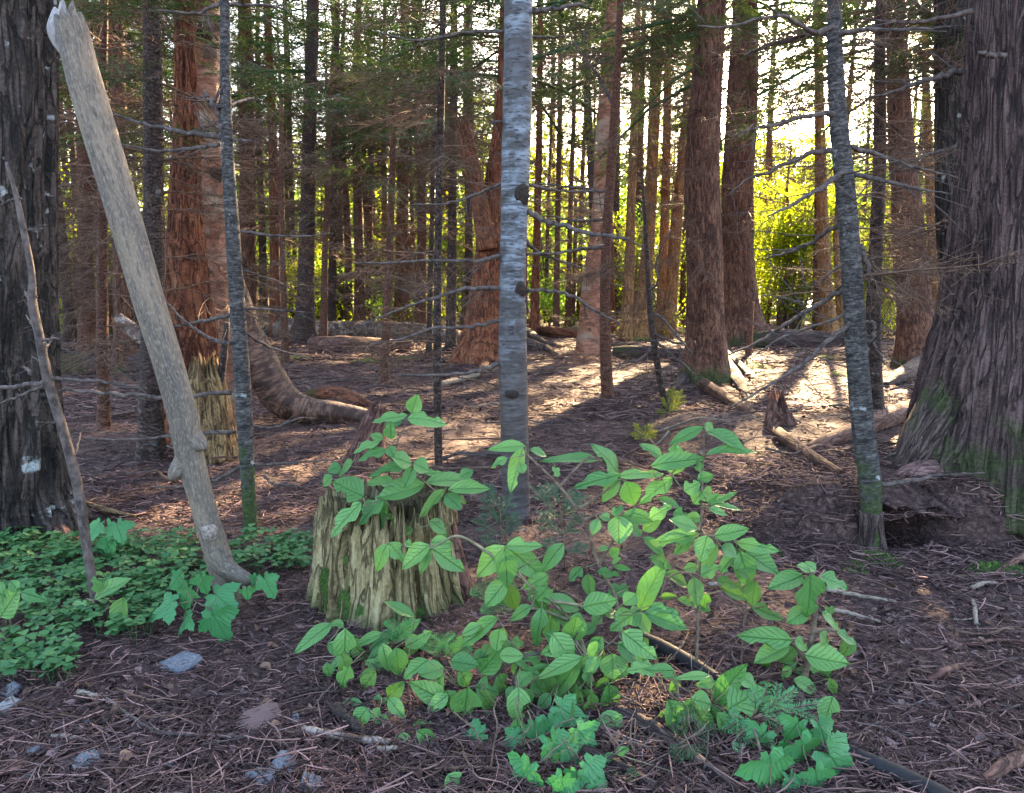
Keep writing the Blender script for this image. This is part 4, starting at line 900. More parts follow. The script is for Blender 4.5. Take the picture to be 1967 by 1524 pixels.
# ------------------------------------------------------------------ logs lying on the ground
def log(name, label, pts, mat, d=None, cat='log', seg=24, ridge=.04, nr=12, lump=.05, seed=1, jag=None, lift=0.0):
    C = []; rr = []
    for p in pts:
        q = gnd(p[0], p[1]) if d is None else at(p[0], p[1], d + (p[3] if len(p) > 3 else 0))
        w = px2m(p[2], q)/2
        if d is None: q.z += w*.7 + (p[3] if len(p) > 3 else 0)
        C.append(q); rr.append(w)
    b = Vector((C[0].x, C[0].y, terrain(C[0].x, C[0].y)))
    o = obj(name, trunk_mesh(name, [c-b for c in C], rr, M[mat], seg, ridge, nr, 0, seed=seed, step=.035, lump=lump, jag=jag), None, b)
    return tag(o, label, cat)
log('fallen_birch', 'long fallen birch log with banded bark, lying behind the slim spruces', [(462, 628, 44), (560, 648, 44), (640, 652, 42), (720, 654, 40), (800, 655, 38), (880, 658, 26)], 'birch_log')
log('fallen_log', 'dark decayed log tangled under the birch log', [(600, 672, 30), (660, 676, 36), (730, 676, 30), (790, 672, 20)], 'rot_red', ridge=.1)
log('fallen_log', 'bright red-brown log end behind the birch log', [(770, 650, 34), (840, 652, 32), (905, 658, 20)], 'cedar_red', ridge=.08)
log('curved_birch', 'bent dark birch trunk curving down to lie on the ground', [(738, 822, 30), (700, 806, 40), (650, 796, 44), (590, 790, 52), (540, 768, 66), (508, 715, 66), (484, 650, 50), (462, 580, 40), (436, 500, 34), (420, 440, 20)], 'birch_curve', d=5.85, ridge=.05, seg=32)
log('red_log', 'short peeled orange-red log beside the bent birch', [(590, 772, 26), (640, 768, 30), (690, 778, 22), (720, 785, 8)], 'cedar_red')
log('mossy_log', 'mossy dark log stretching behind the blackened cedar', [(1440, 668, 32), (1500, 668, 40), (1560, 666, 36), (1625, 664, 24)], 'cedar_near', ridge=.1)
log('mossy_log', 'flat mossy log left of the blackened cedar', [(1180, 688, 26), (1240, 690, 30), (1310, 690, 24)], 'cedar_near', ridge=.1)
log('fallen_log', 'log with red underside right of the dark-rooted cedar', [(1010, 640, 18), (1060, 646, 22), (1105, 650, 18)], 'cedar_red')
log('fallen_pole', 'straight fallen pole slanting from the blackened cedar to the bank', [(1345, 742, 22), (1420, 790, 24), (1500, 846, 25), (1560, 888, 25), (1615, 922, 22)], 'cedar_brown', seg=16, ridge=.03, lump=.02)
log('mossy_log', 'thick bark-covered log on the bank behind the dark sapling', [(1840, 690, 44), (1780, 712, 40), (1730, 734, 30), (1700, 745, 12)], 'cedar_near', ridge=.06)
log('fallen_log', 'mossy rounded log behind the foot of the broad dark trunk', [(115, 720, 44), (180, 718, 50), (260, 716, 44), (330, 720, 30)], 'cedar_near', ridge=.08)
log('fallen_birch', 'pale broken birch length propped left of the pole', [(225, 610, 22), (262, 640, 30), (310, 668, 30), (340, 680, 24)], 'birch_log', d=8.0)
# small snags
def snag(label, px, py, top, w, mat, d=None, seed=3, jag=.1, lean=0):
    p = gnd(px, py); d = d or p.y; C, rad = px_path([(px, py+4, w), (px+lean*.5, (py+top)/2, w*.8), (px+lean, top, w*.45)], d)
    b = Vector((C[0].x, d, terrain(C[0].x, d)))
    o = obj('broken_stump', trunk_mesh('broken_stump', [c-b for c in C], rad, M[mat], 30, .13, 9, .5, .06, seed=seed, step=.012, jag=jag), None, b); return tag(o, label, 'stump')
snag('dark leaning splintered stump behind the shrub-topped stump', 700, 890, 772, 62, 'rot_red', jag=.1, lean=30)
snag('small jagged broken stump behind the slanting fallen pole', 1497, 815, 742, 44, 'rot_red', jag=.16, lean=-8)

# ------------------------------------------------------------------ leaning barkless pole
pb = gnd(432, 1160); pd = pb.y
P_ = [(446, 1165, 52), (426, 1090, 54), (405, 1020, 52), (388, 960, 52), (367, 880, 58), (352, 800, 62), (322, 690, 64), (290, 590, 66), (258, 480, 68), (226, 370, 70), (190, 250, 72), (158, 140, 70), (134, 40, 64), (126, 14, 56)]
pole = thing('leaning_pole', 'leaning grey barkless pole with knobs and a pale torn top', 'pole', pb)
C, rad = [], []
for k, (x, y, w) in enumerate(P_):
    q = at(x, y, pd - .10*k/len(P_)); C.append(q - pb); rad.append(px2m(w*.87, q)/2)
C[0].z = -.04
obj('shaft', trunk_mesh('shaft', C, rad, M['pole'], 48, .02, 9, 0, seed=21, step=.012, lump=.025, jag=.05), pole)
def pole_part(name, pts, mat='pole', seg=18):
    CC, rr = [], []
    for p in pts:
        q = at(p[0], p[1], pd - .05 + p[3]); CC.append(q-pb); rr.append(px2m(p[2], q)/2)
    return obj(name, trunk_mesh(name, CC, rr, M[mat], seg, .015, 5, 0, seed=int(pts[0][0]), step=.002, lump=.05), pole)
pole_part('knob', [(346, 815, 48, .03), (360, 834, 48, .025), (374, 846, 40, .015), (384, 855, 31, .005), (390, 862, 20, .0), (392, 866, 5, .0)], seg=28)
pole_part('knob', [(368, 868, 46, .03), (354, 888, 42, .02), (342, 902, 33, .01), (335, 911, 26, .0), (331, 919, 17, -.005), (330, 924, 4, -.005)], seg=28)
pole_part('branch_stub', [(412, 1060, 52, .03), (428, 1085, 44, .025), (446, 1099, 34, .015), (462, 1107, 28, .0), (474, 1114, 25, -.01), (480, 1119, 18, -.012), (482, 1121, 5, -.012)], seg=28)
pole_part('knot_scar', [(400, 1012, 26, -.005), (402, 1022, 30, -.012), (405, 1034, 26, -.008)], 'scar', 16)
pole_part('knot_scar', [(252, 478, 18, -.012), (253, 483, 20, -.016), (254, 488, 16, -.014)], 'pole', 12)
pole_part('torn_wood', [(122, 108, 6, -.03), (113, 84, 22, -.03), (107, 60, 30, -.028), (109, 38, 26, -.024), (107, 22, 14, -.02), (105, 14, 4, -.02)], 'cut', 14)
pole_part('torn_wood', [(132, 70, 6, -.045), (126, 50, 18, -.045), (122, 28, 18, -.043), (120, 8, 10, -.04), (121, -2, 3, -.04)], 'cut', 12)
pole_part('torn_wood', [(140, 40, 14, -.03), (138, 20, 14, -.03), (140, 2, 4, -.03)], 'pole', 12)

# ------------------------------------------------------------------ rotten stump with plants on it
sb = gnd(750, 1188); sd0 = sb.y + .20
SX = at(752, 1190, sd0); base = Vector((SX.x, sd0, terrain(SX.x, sd0)))
st = thing('rotten_stump', 'pale rotten stump with mossy left side and leafy seedlings on top', 'stump', base)
wm = px2m(1, Vector((SX.x, sd0-.15, .3)))
hz = 0.36
C = [(0, 0, -.03), (0, 0, .04), (0.0, 0, .15), (.004, 0, .27), (.006, 0, hz)]
rad = [wm*152, wm*140, wm*130, wm*124, wm*118]
obj('stump_wood', trunk_mesh('stump_wood', C, rad, M['rot'], 220, .12, 17, .05, .06, seed=33, step=.006, jag=.10, lump=.07), st)
A = Acc(); r = np.random.default_rng(4)                    # strip of red bark still clinging to the left side
C = [(-wm*150, -.02, -.02), (-wm*146, -.03, .06), (-wm*134, -.02, .16), (-wm*124, 0, .26)]
obj('bark_strip', trunk_mesh('bark_strip', C, [.026, .03, .024, .010], M['rot_red'], 20, .1, 7, 0, seed=8, step=.01), st)
C = [(wm*150, .0, -.02), (wm*142, -.02, .07), (wm*130, -.02, .18), (wm*122, 0, .28)]
obj('bark_strip', trunk_mesh('bark_strip', C, [.03, .03, .022, .012], M['rot_red'], 20, .1, 7, 0, seed=12, step=.01), st)
r = np.random.default_rng(41)
for k in range(26):                                        # weathered wood slivers standing off the face
    a = r.uniform(-2.9, -.25); z0 = r.uniform(0, .2); l = r.uniform(.05, .15); rr_ = lambda z: wm*(150-30*z/.36)
    P = [(math.cos(a)*rr_(z)*1.0, math.sin(a)*rr_(z)*1.0, z) for z in np.linspace(z0, z0+l, 5)]
    obj('wood_sliver', trunk_mesh('wood_sliver', P, [.002, .006, .007, .005, .001], M['rot'], 7, .1, 3, 0, seed=k, step=.02), st)
def moss_mesh(seed, rx, ry, n, mat='moss', l=.012, h=.02):
    r = np.random.default_rng(seed); A = Acc()
    nn = 14; u = np.linspace(0, 1, 6); V = [(0, 0, h)]
    for i_ in u[1:]:
        for j in range(nn):
            a = j/nn*6.283; k = 1+.25*math.sin(3*a+seed)+.1*math.sin(7*a); V.append((math.cos(a)*rx*i_*k, math.sin(a)*ry*i_*k, h*(1-i_**2)-.004*i_))
    T_ = [(0, 1+j, 1+(j+1) % nn) for j in range(nn)]; Q_ = []
    for i_ in range(4):
        for j in range(nn): a0 = 1+i_*nn+j; b0_ = 1+i_*nn+(j+1) % nn; Q_.append((a0, a0+nn, b0_+nn, b0_))
    A.add(np.array(V), np.array(Q_), np.array(T_))
    a = r.uniform(0, 6.28, n); q = np.sqrt(r.uniform(0, 1, n)); P = np.stack([np.cos(a)*rx*q, np.sin(a)*ry*q, h*(1-q**2)], -1)
    d = r.normal(0, .6, (n, 3)); d[:, 2] = 1; d /= np.linalg.norm(d, axis=1)[:, None]
    w = np.cross(d, r.normal(0, 1, (n, 3))); w /= np.linalg.norm(w, axis=1)[:, None]
    ll = l*r.uniform(.5, 1.3, (n, 1))
    A.add(np.stack([P-w*.0016, P+w*.0016, P+d*ll], 1).reshape(-1, 3), None, np.arange(3*n).reshape(-1, 3))
    return A.mesh('moss', M[mat], False)
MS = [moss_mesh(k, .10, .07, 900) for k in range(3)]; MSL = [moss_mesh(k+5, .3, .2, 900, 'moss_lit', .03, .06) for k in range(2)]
for k in range(13):                                        # moss cushions clinging to the stump's left side and foot
    a = -2.75 + .10*k + .25*math.sin(k*2.3); z = (.03, .09, .16, .05, .22, .11, .02, .18, .06, .13, .03, .26, .08)[k]
    if k > 8: a = -1.9 + .3*(k-9); z = .012
    rr0 = wm*(146-30*z/.36)*1.06; nrm = Vector((math.cos(a), math.sin(a), .15))
    q_ = nrm.to_track_quat('Z', 'Y'); sc_ = (.30, .36, .26, .34, .24, .3, .4, .24, .34, .26, .3, .2, .3)[k]
    obj('moss', MS[k % 3], st, (math.cos(a)*rr0, math.sin(a)*rr0, z), q_, (sc_, sc_*1.6, sc_*.8))
for k, (x, y, s, lab) in enumerate(((1462, 1005, 1.0, 'small green moss patch on the litter in front of the slanting pole'), (1640, 1048, .8, 'bright moss cushion at the foot of the grey leaning sapling'), (1700, 965, .9, 'moss cushion under the huge cedar root'), (1935, 985, 1.2, 'dark moss on the ground at the huge cedar foot'))):
    p = gnd(x, y); tag(obj('moss_patch', MS[k % 3], None, p, (0, 0, k), (s, s, s)), lab, 'moss')
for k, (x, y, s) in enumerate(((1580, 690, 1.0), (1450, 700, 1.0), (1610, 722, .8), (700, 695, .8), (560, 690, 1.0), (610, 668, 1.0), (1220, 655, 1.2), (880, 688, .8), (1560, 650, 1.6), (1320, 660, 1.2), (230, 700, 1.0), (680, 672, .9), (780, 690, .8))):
    p = gnd(x, y); p.z -= .01; tag(obj('moss_patch', MSL[k % 2], None, p, (0, 0, k), (s, s, s)), 'low sun-tinted mossy hump on the sunlit forest floor', 'moss', 'mossy humps in mid-forest')

# ------------------------------------------------------------------ leaves: prototypes
def leaf_proto(seed, bite=0, nx_=8, sharp=1.0, curl=.14, fold=.16):
    r = np.random.default_rng(seed); u = np.linspace(0, 1, nx_+1)
    prof = (np.sin(math.pi*u**.82)**.85)*.5*(1-.15*u) if sharp else .5*np.sin(math.pi*u)**.6
    prof[-1] = 0; prof[0] = 0.02
    V = []; UV = []
    for k, x in enumerate(u):
        for j in (-1, -.5, 0, .5, 1):
            w = prof[k]
            if bite and j == 1 and k in (4, 5): w *= .35
            if bite == 2 and j == -1 and k in (2, 6): w *= .5
            y = j*w
            z = -curl*x**2 + fold*abs(j)*w*1.2 + .03*math.sin(9*x+seed+2*j)*abs(j) + .02*math.sin(5*x+seed)
            V.append((x, y, z)); UV.append((x, y))
    Q = [(a*5+b, a*5+5+b, a*5+6+b, a*5+1+b) for a in range(nx_) for b in range(4)]
    return V, np.array(Q), np.array(UV)
def leaf_meshes(mat):
    out = []
    for k, (b, c, f) in enumerate(((0, .14, .16), (0, .34, .1), (1, .1, .24), (0, .02, .34), (2, .25, .12), (0, -.14, .16), (1, .3, .05), (0, .22, .3))):
        V, Q, UV = leaf_proto(k, b, 6 if b == 0 else 8, 1.0, c, f); out.append(mesh('leaf', V, [Q], M[mat], UV))
    return out
LEAF = leaf_meshes('leaf'); LEAFO = leaf_meshes('leaf_lo')
def maple_mesh(seed):
    r = np.random.default_rng(seed)
    pts = []
    tips = [(-140, .42), (-72, .72), (0, 1.0), (72, .72), (140, .42)]; notch = [(-105, .46), (-36, .54), (36, .54), (105, .46)]
    pts.append((180, .10))
    for k, (a, l) in enumerate(tips):
        l *= r.uniform(.88, 1.1)
        pts += [(a-22, l*.66), (a-19, l*.80), (a-9, l*.84), (a, l), (a+9, l*.84), (a+19, l*.80), (a+22, l*.66)]
        if k < 4: pts.append((notch[k][0], notch[k][1]*r.uniform(.9, 1.1)))
    V = [(0.0, 0.0, 0.0)]; UV = [(.3, 0)]
    for a, l in pts:
        x, y = math.cos(R(a))*l, math.sin(R(a))*l; V.append((x*.62+.0, y*.62, -.16*l*l + .06*math.sin(a*.05+seed))); UV.append((x, y))
    n = len(pts); Tt = [(0, 1+k, 1+(k+1) % n) for k in range(n)]
    return mesh('leaf', V, [np.array(Tt)], M['maple'], UV, True)
MAPLE = [maple_mesh(k) for k in range(4)]

def basis(X, n0):
    X = X.normalized(); Z = (n0 - X*n0.dot(X)).normalized(); Y = Z.cross(X)
    return Matrix((X, Y, Z)).transposed()
PLANTS = {}
class Plant:
    def __init__(s, name, label, cat, stems, dep=None, mat='stem_br', w=5, group=None, leafmat='leaf', root=None):
        """stems: list of px polylines; the first point of the first one is the root. dep: distance"""
        s.cat = cat; x, y = stems[0][0][:2]
        g_ = root or gnd(x, y); s.g = g_; s.t = thing(name, label, cat, g_, group); s.pts = []; s.d0 = dep or g_.y
        s.leafmat = leafmat; s.mat = mat; A = None
        for si, st_ in enumerate(stems):
            P = []
            for k, p in enumerate(st_):
                dd = s.depth(p[1]) if len(p) < 3 else p[2]
                q = g_.copy() if (si == 0 and k == 0) else at(p[0], p[1], dd)
                P.append((*(q-g_), 0))
            P = np.array(P); S_ = catmull(P, max(8, 6*len(P)))[:, :3]
            wpx = w*(1 if si == 0 else .75)
            rr_ = np.linspace(px2m(wpx, at(x, y, s.d0))/2, px2m(wpx*.45, at(x, y, s.d0))/2, len(S_))
            A = Acc(); A.tube(S_, rr_, 6); obj('stem', A.mesh('stem', M[mat]), s.t)
            for q in S_: s.pts.append(Vector(q))
    def depth(s, py): return s.d0
LEAVES = []
def near(pl, p):                                  # closest stem point
    return min(pl.pts, key=lambda q: (q - p).length_squared)
def add_leaf(pl, bx, by, tx, ty, w, kind='leaf', dep=None):
    """one leaf from its base pixel to its tip pixel; w = blade width in pixels"""
    lr = rnd
    d = min(dep, dist(max(by, ty)+8)*.955)        # never below the litter
    B = at(bx, by, d); Ln = math.hypot(tx-bx, ty-by); Lm = px2m(Ln, B)
    Tp = at(tx, ty, d + lr.uniform(-.45, .25)*Lm)
    X = Tp - B; L = X.length; wm_ = px2m(w, B)
    n0 = Vector((lr.uniform(-.35, .35), -.75 + lr.uniform(-.3, .3), .85 + lr.uniform(-.2, .3)))
    if abs(X.normalized().dot(n0.normalized())) > .85: n0 = Vector((0, -1, .2))
    m = basis(X, n0)
    lib = {'leaf': LEAF, 'olive': LEAFO, 'maple': MAPLE}[kind]
    me = lib[lr.randrange(len(lib))]
    sc = (L*1.16, wm_*1.36, (L+wm_)*.5) if kind != 'maple' else (L*1.85, L*1.8*lr.uniform(.9, 1.1), L*1.5)
    o = obj('leaf', me, pl.t, B - pl.g, m.to_quaternion(), sc)
    q = near(pl, B - pl.g)                        # leaf stalk back to the nearest stem
    if (q - (B - pl.g)).length > .006:
        A = Acc(); b_ = np.array(B - pl.g); a_ = np.array(q); mid = (a_+b_)/2 + np.array([0, 0, -.004 + .02*np.linalg.norm(a_-b_)])
        A.tube(catmull(np.array([[*a_], [*mid], [*b_]]), 5), np.linspace(.0016, .0009, 5), 4); obj('stalk', A.mesh('stalk', M['twig_gr']), pl.t)
    return o

# plants of the foreground, stems as they show in the photograph
SD = base.y
stump_top = Vector((at(742, 930, SD-.05).x, SD-.05, base.z + .31))
PL = {
 'top': Plant('honeysuckle_shrub', 'leafy shrub sprouting from the top of the rotten stump', 'shrub', [[(742, 930), (752, 880, SD-.15), (765, 845, SD-.17), (790, 795, SD-.16)], [(745, 915, SD-.10), (700, 935, SD-.16), (650, 905, SD-.17)], [(748, 910, SD-.1), (800, 915, SD-.17), (850, 950, SD-.2), (905, 945, SD-.2)], [(742, 915, SD-.1), (735, 955, SD-.2), (695, 975, SD-.22)], [(750, 880, SD-.15), (715, 855, SD-.16), (690, 850, SD-.16)], [(850, 950, SD-.2), (845, 1000, SD-.22)]], dep=SD-.18, root=stump_top),
 'arch': Plant('honeysuckle_shrub', 'arching shrub stem reaching left in front of the stump', 'shrub', [[(1142, 1330), (1110, 1215), (1060, 1155), (1010, 1118), (975, 1065)], [(1000, 1110), (920, 1050), (875, 1030), (825, 1055), (745, 1043)], [(1060, 1155), (1120, 1165), (1160, 1185)], [(1090, 1190), (1030, 1170), (1000, 1175)]], dep=1.95, mat='twig_gr', w=9),
 'mid': Plant('honeysuckle_shrub', 'many-branched shrub in front of the blue-grey trunk', 'shrub', [[(1205, 1300), (1182, 1150), (1150, 1085), (1120, 1000), (1075, 935), (1010, 872)], [(1120, 1000), (1165, 985), (1190, 992)], [(1110, 980), (1180, 930), (1190, 915)], [(1150, 1085), (1230, 960), (1290, 918)], [(1165, 1110), (1182, 1080)], [(1075, 935), (1130, 880), (1155, 885)]], dep=2.08, w=9),
 'tall': Plant('honeysuckle_shrub', 'tall straight-stemmed shrub with leaf tiers up to the slanting pole', 'shrub', [[(1337, 1295), (1342, 1150), (1347, 1000), (1350, 900), (1353, 820)], [(1347, 1030), (1400, 1035), (1450, 1055)], [(1347, 975), (1390, 975), (1420, 968)], [(1347, 1020), (1290, 1022), (1262, 1045)], [(1344, 1105), (1310, 1100), (1280, 1110)], [(1350, 870), (1320, 880), (1290, 910)]], dep=1.98, w=7),
 'olive': Plant('honeysuckle_shrub', 'thin dark-stemmed shrub with dull olive leaves behind the small right shrub', 'shrub', [[(1424, 1318), (1425, 1250), (1430, 1190), (1440, 1120)], [(1430, 1180), (1390, 1135)], [(1432, 1170), (1470, 1165)]], dep=2.0, w=5, leafmat='olive'),
 'right': Plant('honeysuckle_shrub', 'small upright shrub with thick brown stem at the right edge of the thicket', 'shrub', [[(1537, 1345), (1548, 1290), (1562, 1215), (1566, 1150), (1556, 1110)], [(1545, 1265), (1525, 1240), (1500, 1235)], [(1560, 1215), (1600, 1210), (1620, 1225)]], dep=1.86, w=15),
 'knot': Plant('honeysuckle_shrub', 'low sprawling shrub with pale crooked bare stem in the thicket middle', 'shrub', [[(1150, 1332), (1090, 1316), (1076, 1284), (1075, 1244), (1040, 1255), (1005, 1262), (957, 1292)], [(1075, 1244), (1097, 1234), (1110, 1215)], [(1096, 1318), (1053, 1350), (1039, 1380)], [(1005, 1262), (985, 1310), (995, 1330)], [(1120, 1325), (1150, 1260), (1195, 1215)], [(957, 1292), (915, 1320), (890, 1325)]], dep=1.80, mat='dead_near', w=8),
 'cluster': Plant('honeysuckle_shrub', 'low round-leaved shrub beside the fir sprays', 'shrub', [[(1398, 1440), (1385, 1390), (1368, 1352)], [(1385, 1390), (1340, 1370), (1305, 1350)], [(1385, 1380), (1400, 1365)]], dep=1.68, mat='twig_gr', w=5),
 'under': Plant('honeysuckle_seedling', 'low long-leaved seedling at the foot of the stump', 'seedling', [[(700, 1262), (680, 1225), (655, 1203)], [(700, 1262), (740, 1240), (790, 1225)]], dep=2.02, mat='twig_gr', w=5),
 'small': Plant('honeysuckle_seedling', 'small yellowing seedling left of the thicket', 'seedling', [[(752, 1400), (735, 1372), (706, 1357)], [(735, 1372), (745, 1345)]], dep=1.76, mat='twig_gr', w=4),
 'small2': Plant('honeysuckle_seedling', 'tiny three-leaved seedling below the yellowing one', 'seedling', [[(797, 1432), (792, 1405)]], dep=1.68, mat='twig_gr', w=4),
 'low': Plant('honeysuckle_seedling', 'single-leaved seedling at the lower edge of the thicket', 'seedling', [[(872, 1516), (868, 1485)]], dep=1.5, mat='twig_gr', w=4),
 'bot': Plant('honeysuckle_seedling', 'round-leaved seedling under the maples below the fir sprays', 'seedling', [[(1370, 1512), (1365, 1500), (1400, 1505)]], dep=1.5, mat='twig_gr', w=4),
 'lf': Plant('honeysuckle_seedling', 'long-leaved seedling at the base of the dead spiky stem', 'seedling', [[(192, 1195), (178, 1155), (165, 1150)], [(190, 1180), (235, 1150)]], dep=2.18, mat='twig_gr', w=5),
 'lf2': Plant('honeysuckle_seedling', 'broad-leaved seedling among clover at the left edge', 'seedling', [[(25, 1215), (20, 1180), (35, 1140)]], dep=2.1, mat='twig_gr', w=5),
}
def leaves(ox, oy, s, pl, txt, kind='leaf', jit=.10):
    for row in txt.split(';'):
        v = [float(q) for q in row.split()]
        if len(v) < 5: continue
        bx, by, tx, ty = ox+v[0]*s, oy+v[1]*s, ox+v[2]*s, oy+v[3]*s
        p = PL[pl]
        add_leaf(p, bx, by, tx, ty, v[4]*s, kind, p.d0 + rnd.uniform(-jit, jit*.4))
s1, s3, s4, s5, sL = 500/1494, 600/1829, 600/1967, 600/1967, 660/1920
leaves(560, 740, s1, 'top', '690 165 720 65 75;665 175 482 195 70;665 190 860 195 105;640 200 540 215 60;570 310 565 230 65;525 310 465 285 45;510 320 368 370 66;550 370 400 410 62;560 350 585 405 52;355 440 262 495 85;285 465 215 490 62;235 520 180 572 60;412 640 262 560 135;530 640 390 775 112;520 640 495 812 82;400 670 235 842 92;690 450 578 420 92;690 450 465 495 62;700 470 655 572 62;700 450 782 480 95;765 570 528 640 125;590 560 450 560 82;770 560 1035 520 95;900 600 1115 585 72;880 630 965 690 84;770 510 852 500 48;970 530 1032 490 62;790 780 885 830 74', jit=.05)
leaves(560, 740, s1, 'top', '880 600 750 740 66;960 640 1005 670 44;640 820 560 745 58;700 830 610 850 60;850 830 885 880 50', 'olive', jit=.04)
leaves(560, 740, s1, 'arch', '550 910 480 1055 74;560 905 645 1000 78;795 920 640 1030 105;800 940 745 1070 54;800 900 905 905 64;805 940 975 1050 105;650 905 685 915 45;1230 925 1075 1080 115;1225 930 1240 1145 105;1230 925 1415 920 84;1240 930 1430 1100 110')
leaves(560, 740, s1, 'mid', '1345 350 1150 360 64;1330 360 1260 585 84;1240 420 1150 460 50;1310 450 1325 500 60;1370 370 1460 390 54')
leaves(560, 740, s1, 'under', '710 1330 545 1260 62')
leaves(900, 800, s3, 'tall', '1375 60 1200 160 64;1380 45 1445 95 64;1400 90 1605 170 95;1390 225 1660 190 64;1345 320 1345 260 44;1340 370 1425 350 62;1265 440 1335 390 84;1370 440 1320 500 92;1370 440 1425 470 80;1400 510 1555 450 44;1410 520 1600 525 38;1405 540 1505 570 44;1400 500 1460 460 40;1200 560 1275 590 84;1360 600 1280 590 62;1345 690 1100 740 84;1345 660 1190 620 95;1305 700 1215 800 62;1400 700 1360 830 95;1440 700 1615 670 84;1450 720 1535 700 62;1460 750 1350 910 88;1480 760 1570 800 84;1570 740 1790 770 74;1590 790 1640 980 115;1620 790 1790 910 115;1560 810 1490 900 74;1360 930 1450 880 84;1340 880 1270 900 60')
leaves(900, 800, s3, 'mid', '1130 240 1020 170 74;1070 290 1345 240 95;1200 340 1215 180 115;880 350 1110 315 74;880 350 780 180 115;890 340 640 400 84;770 260 475 220 74;890 370 785 480 95;920 380 970 510 105;1195 360 1020 485 90;1110 480 1225 520 58;840 575 890 530 54;760 600 730 685 54;830 600 775 590 52;880 580 880 730 125;900 580 1070 600 84;1060 600 1165 530 78;950 640 1010 690 80;1020 670 1120 610 70;530 350 500 300 50;760 780 815 770 42;830 820 880 780 54;840 860 890 835 32;850 880 940 890 32')
leaves(900, 800, s3, 'tall', '1150 920 1280 980 84;1320 940 1330 1090 84;1060 830 1190 870 70;1020 710 1140 800 62;1225 1070 1330 1090 44;1120 1060 1210 1055 38', 'olive')
leaves(900, 800, s3, 'olive', '1450 960 1600 990 64;1470 1000 1620 1070 62;1680 960 1660 1090 84;1650 1110 1825 1180 74;1640 940 1580 900 50', 'olive')
leaves(900, 800, s3, 'arch', '560 745 430 890 84;670 1120 835 1070 115;650 1130 460 1050 84;430 1120 400 1330 84;370 1110 245 1180 62;160 1170 0 1320 92;200 1240 170 1360 72;470 930 330 1000 70;390 950 480 1050 92;620 1300 640 1165 105;1000 1140 1120 880 115;1030 1150 1255 1220 115;1010 1130 850 1230 115;790 1150 900 1150 74;780 1170 730 1210 64;1060 1110 1215 1140 64;990 1150 1040 1260 92;980 1040 920 1100 82;470 1000 400 1070 80')
leaves(900, 800, s3, 'knot', '900 1260 1080 1400 115;870 1330 1040 1430 105;840 1390 850 1524 135;780 1290 720 1380 70;760 1410 700 1490 70;700 1400 760 1330 60;1000 1450 1090 1500 70')
leaves(560, 1180, s4, 'under', '260 60 35 200 88;330 70 255 60 52;340 90 330 335 118;610 140 500 210 92;620 180 770 45 84;570 120 430 190 62;720 205 865 120 84;500 320 690 260 74;1010 240 1060 150 58', jit=.06)
leaves(560, 1180, s4, 'knot', '1300 20 1095 185 84;1190 70 1080 120 62;1310 90 1290 220 88;860 290 720 390 92;960 340 820 380 115;1000 300 1150 310 105;1060 350 1110 450 84;1140 300 1240 250 92;1190 370 1310 230 115;1310 260 1440 270 92;1570 280 1450 280 70;960 390 900 420 125;980 560 775 440 115;980 480 1010 590 105;1110 460 1090 670 165;1160 460 1290 480 135;1300 380 1350 490 115;1430 460 1360 560 105;1430 460 1430 670 125;1450 470 1500 600 105;1430 450 1500 370 92;1520 400 1590 520 92;1470 300 1400 390 84;1640 120 1770 290 135;1840 270 1570 380 92;1830 280 1640 510 115;1950 200 1810 430 90;1620 320 1490 350 28;1760 180 1790 20 115;1700 190 1600 130 90;1850 330 1880 430 80', jit=.08)
leaves(560, 1180, s4, 'knot', '1400 180 1330 240 70;1390 160 1460 190 60;1640 380 1620 450 80;1250 190 1220 250 60', 'olive', jit=.06)
leaves(560, 1180, s4, 'small', '460 580 285 580 84;480 590 400 690 92;490 620 595 660 78;510 540 600 545 58;610 530 700 640 74', jit=.03)
leaves(560, 1180, s4, 'small', '610 520 690 450 84', 'olive', jit=.03)
leaves(560, 1180, s4, 'small2', '740 760 650 820 58;760 710 890 690 62;790 730 905 830 84', jit=.03)
leaves(560, 1180, s4, 'low', '980 1010 1070 1120 115', jit=.02)
leaves(1100, 1100, s5, 'right', '1500 10 1500 262 170;1450 20 1255 95 105;1560 20 1715 80 115;1480 230 1365 310 92;1570 250 1690 340 74;1660 380 1780 440 74;1380 430 1085 400 115;1370 450 1170 560 115;1460 520 1705 570 145;1400 420 1480 470 80;1530 -10 1470 -60 70;1490 -10 1420 -40 60', jit=.05)
leaves(1100, 1100, s5, 'right', '1560 380 1620 440 92;1600 250 1640 220 50', 'olive', jit=.05)
leaves(1100, 1100, s5, 'cluster', '880 830 1080 600 115;880 820 1040 700 115;870 830 760 800 115;900 690 790 700 60;880 830 860 960 135;790 850 700 830 64;980 860 1170 740 175;600 800 680 1000 135;1060 650 1130 710 84;870 650 670 660 48;660 655 570 660 34;480 600 360 610 84;960 900 1020 960 80;640 620 480 610 70', jit=.06)
leaves(1100, 1100, s5, 'bot', '860 1310 1040 1310 84;730 1330 850 1350 92;1020 1370 1110 1390 74;850 1300 760 1260 62;270 1140 350 1110 44;260 1140 190 1190 44', jit=.02)
leaves(0, 1000, sL, 'lf', '530 440 690 330 84;490 460 365 530 84;560 400 520 330 60', jit=.03)
leaves(0, 1000, sL, 'lf', '690 430 670 590 115', 'olive', jit=.03)
leaves(0, 1000, sL, 'lf2', '0 540 110 400 135;120 400 230 430 64;100 390 60 340 50;30 420 -90 380 90', jit=.03)

